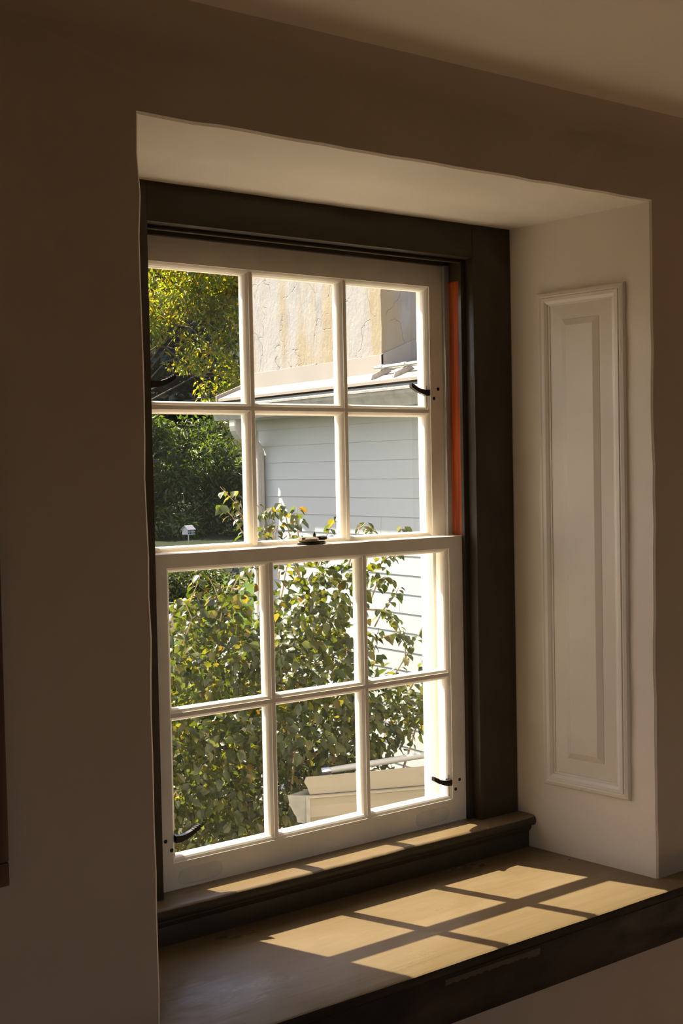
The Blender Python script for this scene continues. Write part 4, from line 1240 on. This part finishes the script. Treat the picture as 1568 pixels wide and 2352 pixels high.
# the pale metal pent roof along the wall below the window sills, added unseen to reflect sun inside
bounce = empty('bounce_roof', (0.4, 0.7, -0.8), 'pale metal pent roof along the outer wall just below the window sill, unseen, added to bounce sun inside', 'roof')
for i in range(9):
    x = -2.0 + 0.46 * i
    MB().prism([(0.205, -0.20), (1.05, -0.62), (1.05, -0.64), (0.205, -0.22)], (x + 0.001, 0, 0), (x + 0.459, 0, 0), (0, 1, 0), (0, 0, 1)).build('bounce_sheet', 'bounce_metal', bounce)
MB().box((-2.0, 1.035, -0.74), (2.14, 1.05, -0.642)).build('fascia', 'metal_white', bounce)
for x in (-1.6, -0.4, 0.8, 1.9):
    MB().prism([(0.205, -0.23), (1.03, -0.65), (1.03, -0.72), (0.205, -0.90)], (x, 0, 0), (x + 0.06, 0, 0), (0, 1, 0), (0, 0, 1)).build('bracket', 'metal_white', bounce)

# ------------------------------------------------------------------ foliage
def leaf_cloud(pos, dirs, nrm, length, width, shape):
    """Vertex and face arrays for many folded leaves. shape 'ovate' (near) or 'blade' (far)."""
    n_ = len(pos)
    dirs = dirs / np.linalg.norm(dirs, axis=1, keepdims=True)
    side = np.cross(dirs, nrm)
    side /= np.linalg.norm(side, axis=1, keepdims=True) + 1e-9
    nr_ = np.cross(side, dirs)
    L_, Wd = length[:, None], width[:, None]
    if shape == 'ovate':
        prof = [(0, 0, 0), (0.28, -0.46, 0.10), (0.66, -0.38, 0.02), (1.0, 0, -0.20), (0.66, 0.38, 0.02), (0.28, 0.46, 0.10), (0.32, 0, -0.02), (0.68, 0, -0.06)]
        faces = [(0, 1, 6), (1, 2, 7, 6), (2, 3, 7), (3, 4, 7), (4, 5, 6, 7), (5, 0, 6)]
    else:
        prof = [(0, 0, 0), (0.45, -0.5, 0.12), (1.0, 0, -0.12), (0.45, 0.5, 0.12)]
        faces = [(0, 1, 2), (0, 2, 3)]
    vs_ = np.stack([pos + dirs * (a * L_) + side * (b * Wd) + nr_ * (c * L_) for a, b, c in prof], axis=1)
    return vs_, faces, len(prof)


def cloud_object(name, vs_, faces, k_, mat, parent):
    n_ = len(vs_)
    me = bpy.data.meshes.new(name)
    off = np.array(base_of(parent)) if parent is not None else np.zeros(3)
    V = (vs_ - off).reshape(-1, 3)
    loops, starts, pos_ = [], [], 0
    base = np.arange(n_)[:, None] * k_
    per = []
    for f in faces:
        per.append(len(f))
    fl_ = np.concatenate([np.array(f) for f in faces])
    loops = (base + fl_[None, :]).reshape(-1)
    lens = np.tile(np.array(per), n_)
    starts = np.concatenate([[0], np.cumsum(lens)[:-1]])
    me.vertices.add(len(V))
    me.vertices.foreach_set('co', V.astype(np.float32).ravel())
    me.loops.add(len(loops))
    me.loops.foreach_set('vertex_index', loops.astype(np.int32))
    me.polygons.add(len(lens))
    me.polygons.foreach_set('loop_start', starts.astype(np.int32))
    me.update(calc_edges=True)
    return link(name, me, mat, parent)


def blob_leaves(blobs, n_, r_, lo=0.5, hi=1.05, up=0.4, droop=0.5, spread=0.9):
    """Leaf positions spread through the outer shells of overlapping blobs, leaves hanging outwards."""
    B_ = np.array(blobs)
    wgt = B_[:, 3] ** 2
    idx = r_.choice(len(B_), n_, p=wgt / wgt.sum())
    d = r_.normal(size=(n_, 3))
    d /= np.linalg.norm(d, axis=1, keepdims=True)
    rad = (lo + (hi - lo) * r_.random(n_) ** 0.6)[:, None] * B_[idx, 3][:, None]
    pos = B_[idx, :3] + d * rad
    dr_ = d + r_.normal(size=(n_, 3)) * spread
    dr_[:, 2] -= droop
    nm = d * 0.7 + r_.normal(size=(n_, 3)) * 0.55
    nm[:, 2] += up
    return pos, dr_, nm


CAMN = np.array(CAM)


def px_of(P_):
    d = P_ - CAMN
    zz = d @ np.array(fwd)
    return 784 + F_PX * (d @ np.array(r2)) / zz, 1176 - F_PX * (d @ np.array(u2)) / zz, zz


def pick_front(pos, box, cell, limit):
    """The leaves that show largest: nearest to the room in each small sector of view."""
    u, v, zz = px_of(pos)
    ok = (u > box[0]) & (u < box[2]) & (v > box[1]) & (v < box[3])
    best = {}
    for i in np.nonzero(ok)[0]:
        key = (int(u[i] // cell), int(v[i] // cell))
        if key not in best or zz[i] < zz[best[key]]:
            best[key] = i
    ids = sorted(best.values(), key=lambda i: zz[i])
    return ids[:limit]


# the bush in front of the window
r_ = np.random.default_rng(31)
bc = np.mean(np.array([b[:2] for b in BUSH]), axis=0)
bush = empty('leafy_bush', (bc[0], bc[1], ground_z(bc[0], bc[1])), 'large round-leaved bush with yellowing leaves filling the lower panes', 'bush')
NB = 14000
pos, dr_, nm = blob_leaves(BUSH, NB, r_, lo=0.15, hi=1.1, up=0.5, droop=0.7, spread=0.8)
tw_pos, tw_dir, tw_n = [], [], []
for t in TWIGS:
    pts = [Vector(p) for p in t]
    MB().tube(pts, [0.0045, 0.0035, 0.0026, 0.0016], 6).build('twig', 'twig_bark', bush)
    for k_ in range(1, 4):
        a, b = pts[k_ - 1], pts[k_]
        ax = (b - a).normalized()
        for f in ((0.55, 1.0) if k_ < 3 else (0.35, 0.75, 1.0)):
            p = a.lerp(b, f)
            th = r_.random() * math.pi
            for sg_ in (1, -1):
                if r_.random() < 0.12:
                    continue
                s = Vector((math.cos(th), math.sin(th), 0)) * sg_
                d = s * 0.9 + ax * 0.25 + Vector((0, 0, -0.55 - 0.4 * r_.random()))
                tw_pos.append(p + s * 0.012)
                tw_dir.append(d)
                tw_n.append(Vector((0, 0, 1)) + s * 0.6 + Vector(r_.normal(size=3)) * 0.25)
nt = len(tw_pos)
pos = np.vstack([np.array([tuple(p) for p in tw_pos]), pos])
dr_ = np.vstack([np.array([tuple(p) for p in tw_dir]), dr_])
nm = np.vstack([np.array([tuple(p) for p in tw_n]), nm])
ln = r_.uniform(0.036, 0.064, len(pos))
wd = ln * r_.uniform(0.60, 0.78, len(pos))
front = pick_front(pos, (395, 1290, 985, 1960), 26, 300 - min(150, nt))
front = list(range(min(150, nt))) + [i for i in front if i >= min(150, nt)]
front = front[:300]
fs_ = set(front)
rest = np.array([i for i in range(len(pos)) if i not in fs_])
vs_, fc_, kk = leaf_cloud(pos[rest], dr_[rest], nm[rest], ln[rest], wd[rest], 'ovate')
o = cloud_object('foliage', vs_, fc_, kk, 'bush_leaf', bush)
o['kind'] = 'stuff'
# the 300 leaves that show largest are parts: six leaf meshes shared between them
lm = []
for q in range(6):
    rq = np.random.default_rng(50 + q)
    v1, f1, k1 = leaf_cloud(np.zeros((1, 3)), np.array([[1.0, 0, 0]]), np.array([[0.0, 0, 1]]), np.array([1.0]), np.array([0.62 + 0.03 * q]), 'ovate')
    v1 = v1.reshape(-1, 3) + rq.normal(0, 0.02, (8, 3))
    me = bpy.data.meshes.new('leaf')
    me.from_pydata([tuple(p) for p in v1], [], f1)
    me.materials.append(MATS['bush_leaf'])
    lm.append(me)
bb = base_of(bush)
for i in front:
    d = Vector(dr_[i]).normalized()
    sd = d.cross(Vector(nm[i])).normalized()
    nn = sd.cross(d)
    o = bpy.data.objects.new('leaf', lm[i % 6])
    COL.objects.link(o)
    o.parent = bush
    s = ln[i]
    o.matrix_local = Matrix(((d.x * s, -sd.x * s, nn.x * s, pos[i][0] - bb.x), (d.y * s, -sd.y * s, nn.y * s, pos[i][1] - bb.y), (d.z * s, -sd.z * s, nn.z * s, pos[i][2] - bb.z), (0, 0, 0, 1)))
# stems from the ground
for k_ in range(16):
    b = BUSH[int(r_.integers(0, len(BUSH)))]
    p0 = Vector((bc[0] + r_.normal() * 0.12, bc[1] + r_.normal() * 0.12, ground_z(bc[0], bc[1]) - 0.05))
    p3 = Vector(b[:3])
    p1 = p0.lerp(p3, 0.4) + Vector((r_.normal() * 0.06, r_.normal() * 0.06, 0.1))
    p2 = p0.lerp(p3, 0.75) + Vector((r_.normal() * 0.06, r_.normal() * 0.06, 0.06))
    MB().tube([p0, p1, p2, p3], [0.016, 0.012, 0.008, 0.004], 6).build('stem', 'twig_bark', bush)


def tree(name, label, blobs, n_, ll, ww, mat, trunk, seed, branches=10, up=0.5, droop=0.4, lo=0.2, group=None, shape='blade', trad=0.12, cat='tree'):
    r = np.random.default_rng(seed)
    zg = ground_z(trunk[0], trunk[1])
    root = empty(name, (trunk[0], trunk[1], zg), label, cat, group)
    p, d, q = blob_leaves(blobs, n_, r, lo=lo, hi=1.12, up=up, droop=droop)
    l_ = r.uniform(ll * 0.7, ll * 1.25, n_)
    v, f, k = leaf_cloud(p, d, q, l_, l_ * ww, shape)
    ob = cloud_object('foliage', v, f, k, mat, root)
    ob['kind'] = 'stuff'
    B_ = np.array(blobs)
    topz = float(np.percentile(B_[:, 2], 70))
    cxy = B_[:, :2].mean(axis=0)
    tp = Vector((trunk[0] * 0.6 + cxy[0] * 0.4, trunk[1] * 0.6 + cxy[1] * 0.4, topz))
    MB().tube([(trunk[0], trunk[1], zg - 0.2), Vector((trunk[0], trunk[1], zg)).lerp(tp, 0.5) + Vector((0.05, 0.03, 0)), tp], [trad, trad * 0.8, trad * 0.4], 9).build('trunk', 'bark', root, smooth=True)
    base = Vector((trunk[0], trunk[1], zg)).lerp(tp, 0.55)
    for j in range(branches):
        b = blobs[int(r.integers(0, len(blobs)))]
        e = Vector(b[:3])
        st_ = Vector((trunk[0], trunk[1], zg)).lerp(tp, 0.35 + 0.6 * r.random())
        mid = st_.lerp(e, 0.55) + Vector((0, 0, 0.12 * (e - st_).length))
        MB().tube([st_, mid, e], [trad * 0.30, trad * 0.18, trad * 0.06], 6).build('branch', 'bark', root)
    return root


def crown(c, rx, rz, n_, seed):
    r = np.random.default_rng(seed)
    out = []
    for _ in range(n_):
        d = r.normal(size=3)
        d /= np.linalg.norm(d)
        s = 0.3 + 0.6 * r.random()
        out.append((c[0] + d[0] * rx * s, c[1] + d[1] * rx * s, c[2] + d[2] * rz * s, rx * (0.28 + 0.2 * r.random())))
    return out


tree('yellowing_tree', 'tall tree with yellow-green leaflets hanging into the upper left pane', YTREE, 17000, 0.105, 0.42, 'yellow_leaf', (7.0, 16.0), 61, branches=14, droop=0.9, lo=0.25, trad=0.06)
tree('green_shrub', 'dense green shrub with pointed leaflets behind the white birdhouse', GREEN, 22000, 0.13, 0.34, 'green_leaf', (10.6, 18.4), 62, branches=10, droop=0.5, trad=0.06, cat='shrub')
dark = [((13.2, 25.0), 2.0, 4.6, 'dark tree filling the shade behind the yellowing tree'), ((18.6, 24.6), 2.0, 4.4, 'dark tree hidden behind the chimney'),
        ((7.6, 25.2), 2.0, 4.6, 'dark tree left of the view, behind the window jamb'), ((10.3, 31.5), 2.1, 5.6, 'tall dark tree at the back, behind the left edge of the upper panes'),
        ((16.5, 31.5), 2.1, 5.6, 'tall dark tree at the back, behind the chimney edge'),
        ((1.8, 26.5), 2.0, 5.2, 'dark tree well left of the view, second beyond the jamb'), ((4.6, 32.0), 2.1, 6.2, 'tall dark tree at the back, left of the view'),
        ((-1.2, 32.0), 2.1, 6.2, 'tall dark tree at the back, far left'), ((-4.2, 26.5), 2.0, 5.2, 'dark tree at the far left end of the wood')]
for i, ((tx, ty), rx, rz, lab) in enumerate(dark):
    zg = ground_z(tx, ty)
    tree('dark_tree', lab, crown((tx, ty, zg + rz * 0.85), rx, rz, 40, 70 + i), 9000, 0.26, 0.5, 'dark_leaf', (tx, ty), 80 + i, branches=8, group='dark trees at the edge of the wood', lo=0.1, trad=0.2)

# hedge beside the lawn, seen between the meeting rail and the bush
hb = []
rh = np.random.default_rng(90)
for i in range(26):
    t = i / 25
    x, y = 4.3 + 1.25 * t, 9.3 + 0.1 * t
    zg = ground_z(x, y)
    for h in (0.12, 0.32):
        hb.append((x + rh.normal() * 0.05, y + rh.normal() * 0.1, zg + h + rh.normal() * 0.04, 0.17))
tree('low_hedge', 'low dark green hedge beside the lawn, under the birdhouse', hb, 7000, 0.05, 0.5, 'hedge_leaf', (4.9, 9.35), 91, branches=4, lo=0.1, trad=0.02, cat='hedge')
hb2 = []
for i in range(14):
    x, y = 6.75 + 0.09 * i, 10.3 + rh.normal() * 0.1
    zg = ground_z(x, y)
    hb2.append((x, y, zg + 0.15 + rh.random() * 0.18, 0.17))
tree('flower_bed_shrub', 'loose pale green shrub beside the downspout, behind the bush', hb2, 4200, 0.05, 0.5, 'hedge_leaf', (7.2, 10.3), 92, branches=4, lo=0.1, trad=0.02, cat='shrub')
fb = empty('pink_flower', (5.95, 9.6, ground_z(5.95, 9.6)), 'small pink flowers growing at the foot of the black post', 'flower')
zg = ground_z(5.95, 9.6)
mb = MB()
for i in range(4):
    x, y = 5.88 + 0.045 * i, 9.55 + 0.03 * (i % 2)
    mb.tube([(x, y, zg - 0.02), (x + 0.01, y, zg + 0.10 + 0.03 * i)], 0.003, 5)
mb.build('stalk', 'lawn_green', fb)
for i in range(4):
    x, y = 5.89 + 0.045 * i, 9.55 + 0.03 * (i % 2)
    MB().lathe([(0.002, 0), (0.018, 0.008), (0.024, 0.016), (0.012, 0.022), (0.002, 0.02)], (x, y, zg + 0.10 + 0.03 * i), (0, 0, 1), 9).build('blossom', 'blossom_pink', fb)

# black garden post with a stay, on the lawn
gp = empty('garden_post', (6.15, 9.98, ground_z(6.15, 9.98)), 'black post with a slanting stay standing on the sunlit lawn', 'post')
zg = ground_z(6.15, 9.98)
MB().box((6.115, 9.95, zg - 0.1), (6.185, 10.01, zg + 0.37)).build('post', 'black_iron', gp, bevel=0.004)
MB().tube([(5.93, 9.93, zg - 0.05), (6.12, 9.97, zg + 0.33)], 0.009, 7).build('stay', 'black_iron', gp)
MB().tube([(5.99, 9.90, zg - 0.05), (6.13, 9.96, zg + 0.24)], 0.006, 7).build('stay', 'black_iron', gp)

# low grey rail between hedge and bush
gr = empty('garden_rail', (4.6, 8.6, ground_z(4.6, 8.6)), 'low weathered grey rail between the hedge and the bush', 'rail fence')
zg = ground_z(4.6, 8.6)
MB().box((3.9, 8.57, zg + 0.24), (5.25, 8.60, zg + 0.31)).build('rail', 'weathered_grey', gr)
for x in (4.0, 4.6, 5.15):
    MB().box((x, 8.60, zg - 0.15), (x + 0.07, 8.66, zg + 0.30)).build('post', 'weathered_grey', gr)

# birdhouse on its pole
BH = Vector((8.592, 15.533, -0.125))
zg = ground_z(BH.x, BH.y)
bh = empty('birdhouse', (BH.x, BH.y, zg), 'small white birdhouse with pitched roof and entrance holes on a thin pole', 'birdhouse')
ang = 0.35
ca, sa = math.cos(ang), math.sin(ang)


def bp_(a, b, c):
    return (BH.x + a * ca - b * sa, BH.y + a * sa + b * ca, BH.z + c)


def bbox(a0, a1, b0, b1, c0, c1):
    return MB().add([bp_(a, b, c) for c in (c0, c1) for a, b in ((a0, b0), (a1, b0), (a1, b1), (a0, b1))], [(0, 3, 2, 1), (4, 5, 6, 7), (0, 1, 5, 4), (1, 2, 6, 5), (2, 3, 7, 6), (3, 0, 4, 7)])


HX, HY, HH = 0.082, 0.06, 0.068
box_ = MB().rings([[bp_(x, y, z) for y, z in ((-HY, -HH), (HY, -HH), (HY, 0.02), (0, 0.072), (-HY, 0.02))] for x in (-HX, HX)]).build('box', 'birdhouse_white', bh)
for j, zz in enumerate((-0.048, -0.004)):
    for x in (-0.06, -0.02, 0.02, 0.06):
        bbox(x - 0.011, x + 0.011, -HY - 0.002, -HY + 0.004, zz - 0.013, zz + 0.013).build('entrance_hole', 'dark_hole', box_)
    bbox(-HX - 0.008, HX + 0.008, -HY - 0.02, -HY, zz - 0.023, zz - 0.018).build('perch_ledge', 'birdhouse_white', box_)
for sg_ in (-1, 1):
    MB().rings([[bp_(x, y * sg_, z) for y, z in ((0, 0.074), (HY + 0.022, 0.004), (HY + 0.022, 0.012), (0, 0.083))] for x in (-HX - 0.015, HX + 0.015)]).build('roof_slope', 'birdhouse_roof', bh)
MB().tube([(BH.x, BH.y, zg - 0.2), (BH.x, BH.y, BH.z - HH)], 0.011, 8).build('pole', 'galvanised', bh, smooth=True)
